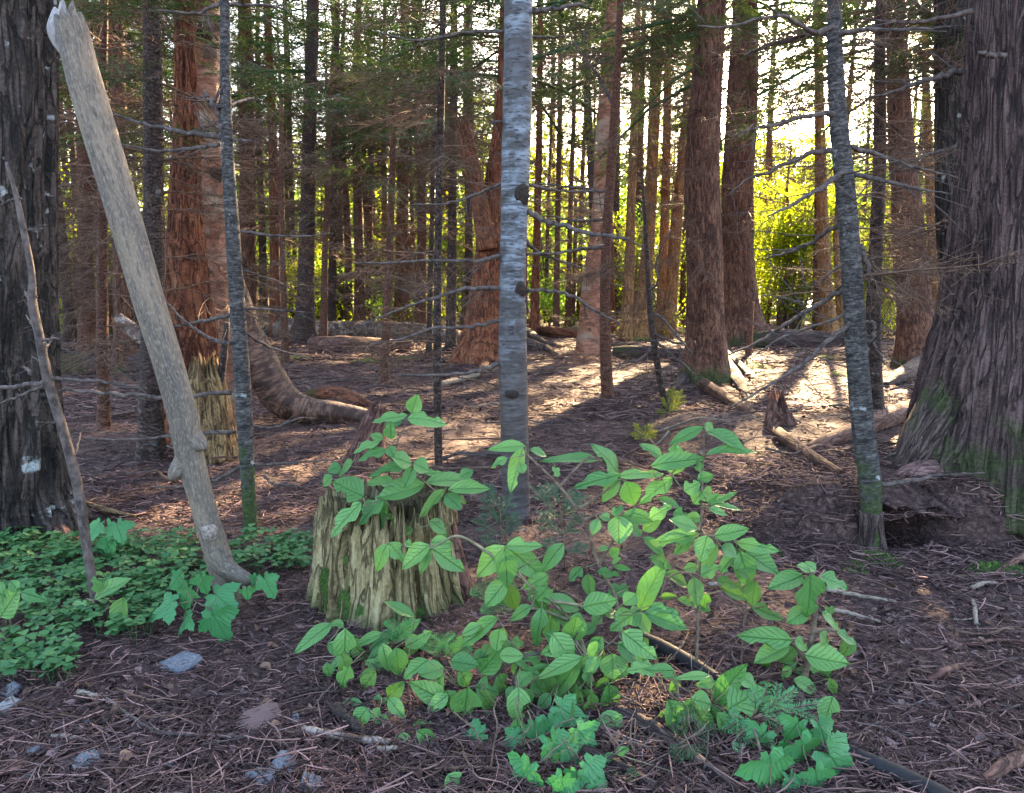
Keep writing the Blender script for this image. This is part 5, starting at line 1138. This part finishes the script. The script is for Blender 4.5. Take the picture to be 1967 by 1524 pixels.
r = random.Random(44)
for k in range(120):                              # the many half-hidden lower leaves of the thicket
    pl = r.choice(['knot', 'knot', 'arch', 'cluster', 'mid', 'tall', 'under', 'right'])
    q = r.choice(PL[pl].pts) + PL[pl].g; v = q - Vector((0, 0, CH)); zc = v.y*cp - v.z*sp_
    x0 = W/2 + F*v.x/zc + r.uniform(-55, 55); y0 = H/2 - F*(v.y*sp_ + v.z*cp)/zc + r.uniform(-10, 50)
    if y0 < 1090 or y0 > 1420: continue
    a = r.uniform(.1, 3.0); l = r.uniform(26, 58)
    add_leaf(PL[pl], x0, y0, x0+math.cos(a)*l, y0+math.sin(a)*l, l*r.uniform(.45, .62), r.choice(['olive', 'leaf', 'leaf']), PL[pl].d0 + r.uniform(-.02, .10))
# maple seedlings: lobed leaves (x, y, size px) with stalks to a short stem
def maple(label, root_px, spots, dep, ox=0, oy=0, s=1.0):
    p = Plant('maple_seedling', label, 'seedling', [[root_px, (root_px[0]+4, root_px[1]-30), (sum(ox+q[0]*s for q in spots)/len(spots), sum(oy+q[1]*s for q in spots)/len(spots))]], dep=dep, mat='stem_br', w=4)
    cx = sum(ox+q[0]*s for q in spots)/len(spots)
    for (x, y, z) in spots:
        px, py, sz = ox+x*s, oy+y*s, z*s
        sz *= 1.3 if oy > 1050 else 1.0; a = math.atan2(1.2, (px-cx)/60.0) + rnd.uniform(-.35, .35)
        B = (px - math.cos(a)*sz*.15, py - math.sin(a)*sz*.15)
        add_leaf(p, B[0], B[1], B[0]+math.cos(a)*sz*.95, B[1]+math.sin(a)*sz*.95*.8, sz, 'maple', dep+rnd.uniform(-.06, .03))
    return p
maple('maple seedling with broad lobed leaves low in the thicket centre', (1040, 1490), [(1160, 770, 130), (1540, 730, 150), (1730, 620, 180), (1660, 840, 200), (1400, 790, 130), (1470, 1000, 180), (1830, 770, 170), (1750, 880, 120), (1620, 700, 140)], 1.66, 560, 1180, s4)
maple('maple seedling at the very bottom of the thicket', (1095, 1530), [(1700, 1080, 170), (1900, 990, 190), (1920, 1090, 110), (1790, 1040, 130)], 1.53, 560, 1180, s4)
maple('maple seedling right of the fir sprays above the black pipe', (1560, 1500), [(1400, 980, 130), (1570, 1010, 190), (1450, 1130, 190), (1650, 1200, 230), (1180, 1050, 170), (1540, 1300, 170)], 1.6, 1100, 1100, s5)
maple('dark maple seedling beneath the fir sprays', (1480, 1524), [(1250, 1250, 260), (1380, 1330, 160), (1300, 1150, 140)], 1.52, 1100, 1100, s5)
maple('bright maple sprig behind the clover at the spiky dead stem', (205, 1075), [(600, 80, 190), (540, 40, 130), (660, 50, 130), (600, 140, 120)], 2.7, 0, 1000, sL)
maple('blue-green maple seedling in front of the leaning pole foot', (420, 1215), [(1040, 410, 140), (930, 480, 160), (1040, 560, 140), (1230, 440, 160), (1210, 570, 210), (990, 330, 110), (1130, 340, 120)], 2.12, 0, 1000, sL)
maple('small maple sprig right of the leaning pole stub', (505, 1165), [(1490, 350, 130), (1430, 330, 80), (1380, 400, 80)], 2.2, 0, 1000, sL)

# ------------------------------------------------------------------ fir seedlings, ferns
def fir_spray_mesh(seed, mat, nl=.016, nw=.0022, dens=420, side=3):
    r = np.random.default_rng(seed); A = Acc(); B = Acc()
    P = np.array([[0, 0, 0], [.5, 0, .03], [1, 0, 0.0]])
    return P
def spray(parent, base_, tip, mat, side=2, nl=.017, seed=0, name='fir_spray', w=.0022):
    """a fir twig from base_ to tip (local), needles in two ranks plus side twigs"""
    r = np.random.default_rng(seed); A = Acc(); B = Acc(); b = np.array(base_); d = np.array(tip)-b; L = np.linalg.norm(d); d = d/L
    upv = np.array([0, -.5, 1.]); upv /= np.linalg.norm(upv)
    B.tube(np.array([b, b+d*L*.5+[0, 0, .004], b+d*L]), .0012, 4)
    needles_along(A, b, d, max(8, int(L*380)), L, nl, w, r, upv)
    sdv = np.cross(d, upv); sdv /= np.linalg.norm(sdv)
    for k in range(side):
        for sg in (-1, 1):
            s = .2 + .6*(k+r.uniform(0, .6))/max(1, side); dd = d*.7+sdv*sg*.7; dd /= np.linalg.norm(dd); l = L*(1-s)*.75
            B.tube(np.array([b+d*L*s, b+d*L*s+dd*l*.5, b+d*L*s+dd*l]), .0009, 3); needles_along(A, b+d*L*s, dd, max(5, int(l*380)), l, nl*.9, w, r, upv)
    o = obj(name, B.mesh(name, M['stem_br']), parent); obj('needle_spray', A.mesh('needle_spray', M[mat], False), o); return o
def firlet(label, root_px, sprays, dep, mat, ox=0, oy=0, s=1.0, side=1, nl=.017):
    g_ = gnd(*root_px); t = thing('fir_seedling', label, 'seedling', g_)
    top = None; A = Acc(); pts = []
    for k, (x0, y0, x1, y1) in enumerate(sprays):
        dl_ = min(dep, dist(max(oy+y0*s, oy+y1*s)+6)*.95); a = at(ox+x0*s, oy+y0*s, dl_+rnd.uniform(-.03, .01)); b = at(ox+x1*s, oy+y1*s, dl_+rnd.uniform(-.06, .01)); pts.append(a)
        spray(t, a-g_, b-g_, mat, side, nl, int(x0*3+y0))
    c = sum(pts, Vector())/len(pts)-g_; A.tube(catmull(np.array([[0, 0, -.01], [c.x*.4, c.y*.4, c.z*.6], list(c)]), 6), .003, 5)
    for a in pts: A.tube(np.array([list(c), list(a-g_)]), .0018, 4)
    obj('stem', A.mesh('stem', M['stem_br']), t)
firlet('bright green fir seedling sprays in front of the small right shrub', (1470, 1480), [(1180, 900, 1570, 820), (1160, 900, 1230, 715), (1190, 890, 1390, 740), (1200, 900, 1375, 1025), (1090, 920, 960, 990), (1030, 1010, 1130, 1060), (1000, 1080, 1095, 1150), (1150, 860, 1150, 760), (1100, 950, 1000, 900)], 1.62, 'needle_new', 1100, 1100, s5, 1)
firlet('dark fir seedling low beside the bright fir sprays', (1330, 1490), [(720, 1080, 640, 1180), (720, 1080, 860, 1050), (710, 1060, 700, 900), (730, 1080, 780, 1190), (700, 1080, 640, 1000), (740, 1060, 900, 980), (730, 1100, 900, 1130), (320, 1280, 200, 1310), (320, 1280, 400, 1290)], 1.62, 'needle', 1100, 1100, s5, 1)
firlet('blue-green fir seedling between stump and blue-grey trunk', (975, 1060), [(960, 1010, 920, 955), (960, 1010, 985, 950), (965, 1030, 905, 1000), (965, 1030, 1000, 990), (965, 1045, 925, 1040), (970, 1045, 1000, 1040), (960, 980, 930, 930), (960, 1000, 945, 985)], 2.5, 'needle_blue', side=2, nl=.016)
firlet('dark feathery fir seedling right of the blue-grey trunk', (1085, 1090), [(1075, 1000, 1020, 935), (1075, 1000, 1110, 940), (1080, 1030, 1030, 985), (1080, 1030, 1125, 990), (1085, 1060, 1040, 1040), (1085, 1060, 1130, 1050), (1075, 970, 1050, 930), (1080, 980, 1130, 955)], 2.5, 'needle_blue', side=2, nl=.018)
firlet('little sunlit yellow fir seedling beside the thin crooked sapling', (1285, 815), [(1284, 790, 1270, 765), (1286, 790, 1312, 750), (1284, 800, 1305, 775), (1284, 800, 1260, 790), (1286, 780, 1295, 745)], 5.9, 'broad', side=2, nl=.03)  # this fir and the next: sunlit yellow put into the needle colour
firlet('low sunlit fir seedling left of the thin crooked sapling', (1235, 850), [(1235, 845, 1218, 815), (1235, 845, 1250, 815), (1236, 845, 1262, 830), (1234, 846, 1212, 835)], 5.2, 'broad', side=2, nl=.028)
def fern(label, root_px, fronds, dep):
    g_ = gnd(*root_px); t = thing('fern_plant', label, 'fern', g_); r = np.random.default_rng(int(root_px[0]))
    for k, (x0, y0, x1, y1) in enumerate(fronds):
        a = np.array(at(x0, y0, dep)-g_); b = np.array(at(x1, y1, dep-.06)-g_); A = Acc(); L = np.linalg.norm(b-a)
        mid = (a+b)/2 + [0, 0, .12*L]; S_ = catmull(np.array([a, mid, b]), 26); A.tube(S_, np.linspace(.0012, .0005, 26), 3)
        Tn, _, _ = frames(S_); up = np.array([0, -.6, .8])
        for i_ in range(3, 26):
            sdv = np.cross(Tn[i_], up); sdv /= np.linalg.norm(sdv); u = i_/25; pl_ = L*.32*math.sin(math.pi*min(1, u*.85+.12))**.8
            for sg in (-1, 1):
                d = sdv*sg + Tn[i_]*.35; d /= np.linalg.norm(d)
                needles_along(A, S_[i_], d, 6, pl_*.8, .0065*(.4+L*2), .0018, r, up)
        obj('frond', A.mesh('frond', M['fern'], False), t)
fern('feathery fern with spread fronds right of the stump foot', (985, 1215), [(1000, 1150, 905, 1140), (1000, 1150, 950, 1120), (1010, 1150, 1045, 1135), (990, 1165, 925, 1175)], 2.1)
fern('small bright fern below the stump in front of its foot', (850, 1262), [(850, 1255, 800, 1240), (850, 1255, 870, 1225), (850, 1255, 905, 1250), (850, 1255, 835, 1225)], 1.98)
fern('little blue-green fern at the stump base', (770, 1235), [(770, 1225, 740, 1200), (770, 1225, 790, 1195), (765, 1225, 735, 1225)], 2.05)

# ------------------------------------------------------------------ clover carpet on the left
def clover_mesh(seed):
    r = np.random.default_rng(seed); A = Acc()
    for k in range(3):
        a0 = k*2.094 + r.normal(0, .1); ca, sa = math.cos(a0), math.sin(a0)
        P2 = [(0, 0, 0), (.45, .38, .06), (.85, .52, .02), (1.0, .28, -.02), (.86, 0, -.03), (1.0, -.28, -.02), (.85, -.52, .02), (.45, -.38, .06)]
        V = [(x*ca-y*sa, x*sa+y*ca, z - .1*x*x) for x, y, z in P2]; A.add(np.array(V), None, np.array([(0, q, q+1) for q in range(1, 7)]))
    A.tube(np.array([[0, 0, 0], [.12, .05, -1.4], [.1, .1, -2.8]]), .03, 3, False)
    return A.mesh('clover_leaf', M['clover'], False)
CL = [clover_mesh(k) for k in range(4)]
cb = gnd(250, 1120); clover = thing('clover_patch', 'carpet of green clover around the leaning pole foot', 'clover', cb)
r = random.Random(3); cl = []
def in_patch(x, y):
    if y < 1065: return x < 600
    if y < 1110: return x < 595
    if y < 1165: return x < 430 and not (330 < x < 380 and y > 1140)
    if y < 1215: return x < 310
    if y < 1240: return 60 < x < 310 and r.random() < .35
    return 0 < x < 140 and y < 1320
tries = 0
while len(cl) < 980 and tries < 16000:
    tries += 1; x = r.uniform(-60, 600); y = 1045 + 275*r.random()**1.25
    if not in_patch(x, y) or noise.noise((x*.012, y*.03, 2)) < -.42: continue
    p = gnd(x, y); cl.append(p)
cl.sort(key=lambda p: p.y)
A = Acc(); rest = []
for k, p in enumerate(cl):
    s = r.uniform(.019, .030); h = r.uniform(.035, .07); rot = (r.uniform(-.45, .25), r.uniform(-.35, .35), r.uniform(0, 6.28)); loc = Vector((p.x, p.y, p.z+h)) - cb
    if k < 300: obj('clover_leaf', CL[k % 4], clover, loc, rot, (s, s, s))
    else: rest.append((k, loc, rot, s))
from mathutils import Euler
for k, loc, rot, s in rest:
    me = CL[k % 4]; n = len(me.vertices); co = np.empty(n*3, np.float32); me.vertices.foreach_get('co', co); co = co.reshape(-1, 3)
    m = np.array(Euler(rot).to_matrix())*s; V = co @ m.T + np.array(loc)
    qs = [list(f.vertices) for f in me.polygons]
    A.add(V, [q for q in qs if len(q) == 4], [q for q in qs if len(q) == 3])
o = obj('clover_mat', A.mesh('clover_mat', M['clover'], False), clover); o['kind'] = 'stuff'

# ------------------------------------------------------------------ stones, sticks, pipe
def stone_mesh(seed, flat=.3):
    r = np.random.default_rng(seed); n = 9; ang = np.sort(r.uniform(0, 6.28, n)); k = r.uniform(.7, 1.1, n)
    V = []
    for z, s in ((-.5, .8), (.1, 1.0), (.42, .9), (.5, .62)):
        for a, q in zip(ang, k): V.append((math.cos(a)*q*s*.5, math.sin(a)*q*s*.5, z*flat + .06*flat*math.sin(3*a+seed)))
    Q_ = [(i_*n+j, i_*n+(j+1) % n, (i_+1)*n+(j+1) % n, (i_+1)*n+j) for i_ in range(3) for j in range(n)]
    V.append((0, 0, .5*flat)); T_ = [(3*n+j, 3*n+(j+1) % n, 4*n) for j in range(n)]
    return V, Q_, T_
for k, (x, y, w, h, mat, lab) in enumerate(((347, 1276, 85, 46, 'slate', 'blue-grey slate slab below the blue-green maple seedling'), (22, 1332, 52, 26, 'slate', 'flat slate at the left edge below the clover'), (14, 1360, 56, 24, 'stone_pale', 'pale stone lying in front of the left edge slate'),
    (66, 1445, 26, 14, 'slate', 'small round grey pebble near the left edge'), (166, 1464, 52, 20, 'slate', 'oval blue slate chip left of the two overlapping slates'), (148, 1476, 26, 12, 'stone_pale', 'tiny pale pebble touching the oval slate chip'), (326, 1471, 22, 12, 'slate', 'tiny dark slate chip alone on the litter'),
    (540, 1470, 72, 42, 'slate', 'bright blue-grey slate, the upper of two overlapping ones'), (500, 1500, 70, 28, 'slate', 'grey slate, the lower of two overlapping ones'), (592, 1507, 60, 24, 'slate', 'rounded grey stone right of the overlapping slates'),
    (503, 1385, 88, 34, 'flake', 'flat purplish stone flush with the litter'), (58, 1492, 28, 12, 'stone_pale', 'thin pale blue chip near the bottom left'), (112, 1435, 22, 12, 'slate', 'small slate pebble behind the pale twig'), (164, 1388, 20, 14, 'slate', 'small blue pebble below the clover'), (575, 1385, 36, 16, 'slate', 'little slate near the charred wood'))):
    p = gnd(x, y); V, Q_, T_ = stone_mesh(k, .34); o = obj('stone', mesh('stone', V, [np.array(Q_), np.array(T_)], M[mat], None, False), None, (p.x, p.y, p.z + .004), (rnd.uniform(.1, .32), rnd.uniform(-.15, .15), rnd.uniform(-.4, .4)))
    sw = px2m(w, p); o.scale = (sw, sw*.95, sw*.85); bv = o.modifiers.new('bevel', 'BEVEL'); bv.width = .02; bv.segments = 2; tag(o, lab, 'stone')
def stick(label, pts, mat='dead_near', name='fallen_stick', twig=0, seed=0, group=None, lift=.0):
    P = []
    for p in pts:
        q = gnd(p[0], p[1]); w = px2m(p[2], q)/2; q.z += w + .006 + lift + (p[3] if len(p) > 3 else 0); P.append((*q, w))
    P = np.array(P); b = Vector(P[0, :3]); b.z = terrain(b.x, b.y)
    S_ = catmull(P, max(8, 5*len(P))); r = np.random.default_rng(seed+int(pts[0][0])); S_[:, :3] -= np.array(b); A = Acc()
    S_[1:-1, :3] += r.normal(0, .3, (len(S_)-2, 3))*np.minimum(S_[1:-1, 3:4], .003)
    A.tube(S_[:, :3], np.maximum(S_[:, 3]*(1+r.normal(0, .05, len(S_))), .0007), 10)
    for _ in range(twig):
        k = r.integers(2, len(S_)-1); d = S_[k, :3]-S_[k-1, :3]; d /= np.linalg.norm(d); e = d*.6+r.normal(0, .5, 3)*[1, 1, .3]; e /= np.linalg.norm(e); l = r.uniform(.03, .09)
        A.tube(np.array([S_[k, :3], S_[k, :3]+e*l*.5, S_[k, :3]+e*l+[0, 0, .004]]), min(.0022, S_[k, 3]*.45), 4)
    return tag(obj(name, A.mesh(name, M[mat]), None, b), label, 'stick', group)
GS = 'loose twigs on the foreground litter'
for k, (lab, pts, mat, tw) in enumerate((
    ('long thin twig crossing the bare litter left of the thicket', [(200, 1345, 6), (260, 1390, 7), (300, 1412, 7), (420, 1422, 6), (555, 1425, 4)], 'dead_near', 5),
    ('forked twig below the slate slab', [(225, 1330, 5), (290, 1352, 5), (385, 1358, 3)], 'dead', 4),
    ('birch-barked stick with a white patch near the charred wood', [(582, 1412, 15), (640, 1425, 17), (690, 1432, 15), (752, 1436, 12)], 'birch_log', 0),
    ('white-ended wood chip below the birch-barked stick', [(725, 1450, 11), (762, 1446, 9)], 'straw', 0),
    ('charred black wood lump left of the thicket', [(636, 1362, 10), (650, 1380, 24), (668, 1396, 19), (684, 1408, 22), (702, 1420, 9)], 'knotm', 5),
    ('black charred stick behind the charred lump', [(575, 1337, 7), (610, 1333, 10), (650, 1338, 7)], 'knotm', 2),
    ('pale straw-like stick right of the small upright shrub', [(1585, 1140, 9), (1640, 1150, 8), (1722, 1162, 5)], 'straw', 0),
    ('second straw-like stick below the first, right of the small upright shrub', [(1600, 1180, 10), (1640, 1188, 8), (1690, 1200, 4)], 'straw', 0),
    ('pale stick stub left of the small upright shrub', [(1360, 1130, 8), (1395, 1128, 7)], 'straw', 0),
    ('thin pale wandering root on the right litter', [(1840, 1220, 5), (1890, 1225, 5), (1940, 1212, 6), (1975, 1220, 5)], 'dead', 3),
    ('reddish branch entering from the right', [(1860, 1245, 7), (1910, 1240, 9), (1975, 1246, 12)], 'rot_red', 4),
    ('thick pinkish branch at the lower right corner', [(1890, 1515, 22), (1930, 1490, 28), (1990, 1465, 32)], 'rot_red', 2),
    ('looped thin root curling on the right litter', [(1735, 1310, 4), (1710, 1325, 5), (1706, 1345, 5), (1730, 1362, 5), (1770, 1358, 5), (1790, 1370, 4)], 'dead_near', 0),
    ('slanting reddish stick at the right edge below the bank', [(1905, 1114, 8), (1950, 1087, 15), (1985, 1070, 17)], 'rot_red', 1),
    ('horizontal stick poking from the bank below the huge cedar', [(1795, 992, 7), (1850, 993, 7), (1930, 995, 4)], 'dead', 3),
    ('bleached stick lying on the bank face', [(1875, 1020, 8), (1900, 1018, 9), (1925, 1014, 4)], 'straw', 0),
    ('bare stick standing out of the bank behind the slanting pole', [(1372, 922, 7), (1430, 922, 7), (1500, 935, 5)], 'dead', 2),
    ('pale root stick leading to the slanting fallen pole', [(1545, 872, 8), (1600, 850, 8), (1642, 822, 6)], 'dead', 0),
    ('sunlit pale stick behind the blue-grey trunk', [(845, 745, 11), (880, 738, 11), (920, 731, 8)], 'straw', 0),
    ('long curved stick in the sun behind the clover', [(150, 970, 12), (210, 992, 14), (260, 1000, 8)], 'rot_gold', 3),
    ('brown root-like stick from the broad dark trunk to the clover', [(0, 1010, 12), (35, 1032, 12), (72, 1058, 8)], 'dead_near', 0),
    ('pale chip of wood on the left litter', [(150, 1338, 10), (190, 1346, 9)], 'straw', 0),
    ('pale twig on the left litter above the pebbles', [(100, 1422, 7), (130, 1422, 8), (170, 1430, 5)], 'straw', 0),
    ('pale twisted vine bit on the right litter', [(1868, 1160, 6), (1872, 1180, 9), (1874, 1205, 7)], 'straw', 3),
    ('dry pale stem lying among the maples', [(815, 1480, 6), (870, 1484, 7), (930, 1482, 6), (975, 1488, 4)], 'dead', 2),
    ('decaying log piece under the fir sprays', [(1185, 1372, 24, -.01), (1240, 1400, 28, -.01), (1300, 1440, 28, -.01), (1380, 1500, 24, -.01), (1420, 1530, 18, -.01)], 'root', 2),
    ('dark rotting log under the bottom maples', [(1120, 1448, 22, -.01), (1190, 1480, 24, -.01), (1260, 1520, 22, -.01)], 'root', 2),
    ('torn bark heap on the right litter', [(1780, 1312, 9), (1815, 1302, 17), (1850, 1288, 11), (1880, 1280, 4)], 'rot_red', 6))):
    stick(lab, pts, mat, 'fallen_stick', tw, k)
r = random.Random(9)
for k in range(70):                                # more loose twigs one can pick out
    x, y = r.uniform(0, 1967), r.choice([r.uniform(1230, 1520), r.uniform(1090, 1520), r.uniform(900, 1100)])
    if 600 < x < 1560 and 1150 < y < 1420: continue
    a = r.uniform(-.6, .6) + (math.pi if r.random() < .5 else 0); l = r.uniform(60, 190)*(y-HOR)/800
    pts = [(x + math.cos(a)*l*q + r.uniform(-8, 8), y + math.sin(a)*l*q*.45 + r.uniform(-7, 7), r.uniform(3.0, 5.5)*(1-.5*q)*(y-HOR)/850) for q in (0, .33, .66, 1)]
    stick('loose thin brown twig lying on the foreground needle litter', pts, r.choice(['dead', 'dead_near', 'dead']), 'fallen_twig', r.randrange(0, 4), k, GS, .004)
r = random.Random(29)
for k in range(30):
    x, y = r.uniform(880, 1460), r.uniform(1290, 1500); a = r.uniform(-2.9, -.2); l = r.uniform(40, 130)
    pts = [(x + math.cos(a)*l*q + r.uniform(-7, 7), y + r.uniform(-5, 5) , 4.2*(1-.5*q), .09*q*abs(math.sin(a))) for q in (0, .4, .7, 1)]
    stick('dry pale stem standing or lying in the thicket litter', pts, r.choice(['dead', 'dead_near', 'stem_br']), 'dry_stem', r.randrange(0, 4), k+300, 'dry stems in the thicket', .002)
r = random.Random(61)
for k in range(90):
    x, y = r.uniform(60, 1900), 665 + 270*r.random()**1.3
    a = r.uniform(-.5, .5) + (math.pi if r.random() < .5 else 0); l = r.uniform(50, 190)*(.35 + (y-660)/330)
    pts = [(x + math.cos(a)*l*q + r.uniform(-6, 6), y + math.sin(a)*l*q*.22 + r.uniform(-2, 2), r.uniform(3.0, 6.5)*(1-.5*q)*(.5+(y-660)/350), r.uniform(0, .05)) for q in (0, .33, .66, 1)]
    stick('bare fallen stick lying on the forest floor between the trunks', pts, r.choice(['dead', 'dead_near', 'straw', 'rot_red']), 'fallen_stick', r.randrange(1, 6), k+700, 'fallen sticks between the trunks', .004)
# black water pipe
hp = [(1030, 1108, 17), (1100, 1150, 19), (1180, 1196, 22), (1260, 1243, 26), (1350, 1295, 30), (1500, 1378, 36), (1640, 1452, 42), (1760, 1512, 46), (1860, 1565, 50)]
C = []; rr = []
for x, y, w in hp:
    q = gnd(x, y); C.append(q + Vector((0, 0, {1030: -.03, 1100: -.012, 1180: -.02, 1500: -.028, 1640: -.002}.get(x, .006)))); rr.append(.02)
b = Vector((C[0].x, C[0].y, terrain(C[0].x, C[0].y)))
A = Acc(); A.tube(catmull(np.array([list(c-b) for c in C]), 60), .0205, 24)
tag(obj('black_pipe', A.mesh('black_pipe', M['hose']), None, b), 'black plastic pipe running along the ground under the thicket', 'pipe')

# ------------------------------------------------------------------ litter: needles, twiglets, flakes
LP0 = leaf_proto(3, 0, 4, 1.0, .3, .3)
M['dryleaf'] = plain_mat('dry_leaf', (0.05, 0.026, 0.018), (0.15, 0.085, 0.055), (20, 20, 20), island=.9)
def litter():
    r = np.random.default_rng(17)
    def points(n, y0, y1, pw=1.0):
        px = r.uniform(-250, 2217, n); py = y0 + (y1-y0)*r.uniform(0, 1, n)**pw
        out = []
        for a, b_ in zip(px, py):
            t = CH/(-ray(a, b_).z); q = ray(a, b_)*t; z = terrain(q.x, q.y); t2 = (z-CH)/ray(a, b_).z; q = ray(a, b_)*t2
            out.append((q.x, q.y, terrain(q.x, q.y)))
        return np.array(out)
    def twigs(P, l0, l1, r0, r1, seg=2, lift=.02):
        n = len(P); a = r.uniform(0, 6.283, n); L = r.uniform(l0, l1, n)
        d = np.stack([np.cos(a), np.sin(a), r.normal(0, .16, n)], -1); sd_ = np.stack([-np.sin(a), np.cos(a), np.zeros(n)], -1)
        rad = r.uniform(r0, r1, n); bend = r.normal(0, .09, n)
        c = P + np.stack([np.zeros(n), np.zeros(n), rad + r.uniform(0, lift, n)], -1)
        rows = []
        for s in np.linspace(-.5, .5, seg+1):
            rows.append(c + d*(L*s)[:, None] + sd_*(L*bend*(s*s*4-.5))[:, None])
        V = []
        for k, q in enumerate(rows):
            rr_ = rad*(1 if k < seg else .6)
            for j in range(3):
                th = j*2.094; V.append(q + sd_*(rr_*math.cos(th))[:, None] + np.array([0, 0, 1.])*(rr_*math.sin(th))[:, None])
        V = np.stack(V, 1); m = V.shape[1]
        Q_ = [(k*3+j, k*3+(j+1) % 3, k*3+3+(j+1) % 3, k*3+3+j) for k in range(seg) for j in range(3)]
        Q_ = (np.array(Q_)[None] + (np.arange(n)*m)[:, None, None]).reshape(-1, 4)
        return V.reshape(-1, 3), Q_
    A = Acc()
    A.add(*twigs(points(24000, 1000, 1640, .9), .010, .045, .0006, .0015))
    A.add(*twigs(points(3200, 1000, 1640, .9), .05, .15, .0009, .0022, 3))
    A.add(*twigs(points(16000, 800, 1010), .025, .11, .0012, .0030))
    A.add(*twigs(points(13000, 690, 810), .05, .22, .0018, .0045, lift=.03))
    A.add(*twigs(points(6000, 640, 700), .10, .45, .003, .008, lift=.05))
    n = 2600; P = np.stack([r.uniform(.85, 2.35, n), r.uniform(2.93, 3.7, n)], -1); zt = np.array([max(terrain(a, b_), .10 if b_ < 3.05 else .195) for a, b_ in P])
    A.add(*twigs(np.column_stack([P, zt]), .02, .09, .0008, .002, 3, .025))
    o = obj('needle_litter', A.mesh('needle_litter', M['litter'], False)); o['kind'] = 'stuff'; tag(o, 'brown carpet of fallen needles and twiglets over the forest floor', 'litter')
    A = Acc()
    for n, y0, y1, s in ((17000, 1000, 1640, .010), (6000, 800, 1010, .013), (5000, 650, 810, .024)):
        P = points(n, y0, y1); a = r.uniform(0, 6.28, n); u = np.stack([np.cos(a), np.sin(a), r.normal(0, .35, n)], -1); v = np.stack([-np.sin(a), np.cos(a), r.normal(0, .35, n)], -1)
        L = (s*r.uniform(.5, 1.8, n))[:, None]; w = L*r.uniform(.25, .6, n)[:, None]; c = P + [0, 0, s*.35]
        V = np.stack([c-u*L, c-v*w+[0, 0, s*.2], c+u*L, c+v*w+[0, 0, s*.2]], 1).reshape(-1, 3); A.add(V, np.arange(4*n).reshape(-1, 4))
    n = 700; B_ = Acc(); P = points(n, 1060, 1600); 
    for p in P:
        V_, Q_, _ = LP0; a = r.uniform(0, 6.28); L = r.uniform(.018, .045); tl = r.normal(0, .35, 2)
        X_ = np.array([math.cos(a), math.sin(a), tl[0]]); Y_ = np.array([-math.sin(a), math.cos(a), tl[1]]); Vn = np.array(V_)
        B_.add(p + [0, 0, .006] + L*(Vn[:, :1]*X_ + Vn[:, 1:2]*Y_*.6) + np.array([0, 0, 1.])*Vn[:, 2:]*L*1.5, Q_)
    o = obj('dry_leaves', B_.mesh('dry_leaves', M['dryleaf'], False)); o['kind'] = 'stuff'; tag(o, 'dry brown fallen leaves strewn over the foreground litter', 'leaves')
    o = obj('bark_litter', A.mesh('bark_litter', M['flake'], False)); o['kind'] = 'stuff'; tag(o, 'dry bark flakes and cedar scales scattered over the forest floor', 'litter')
litter()
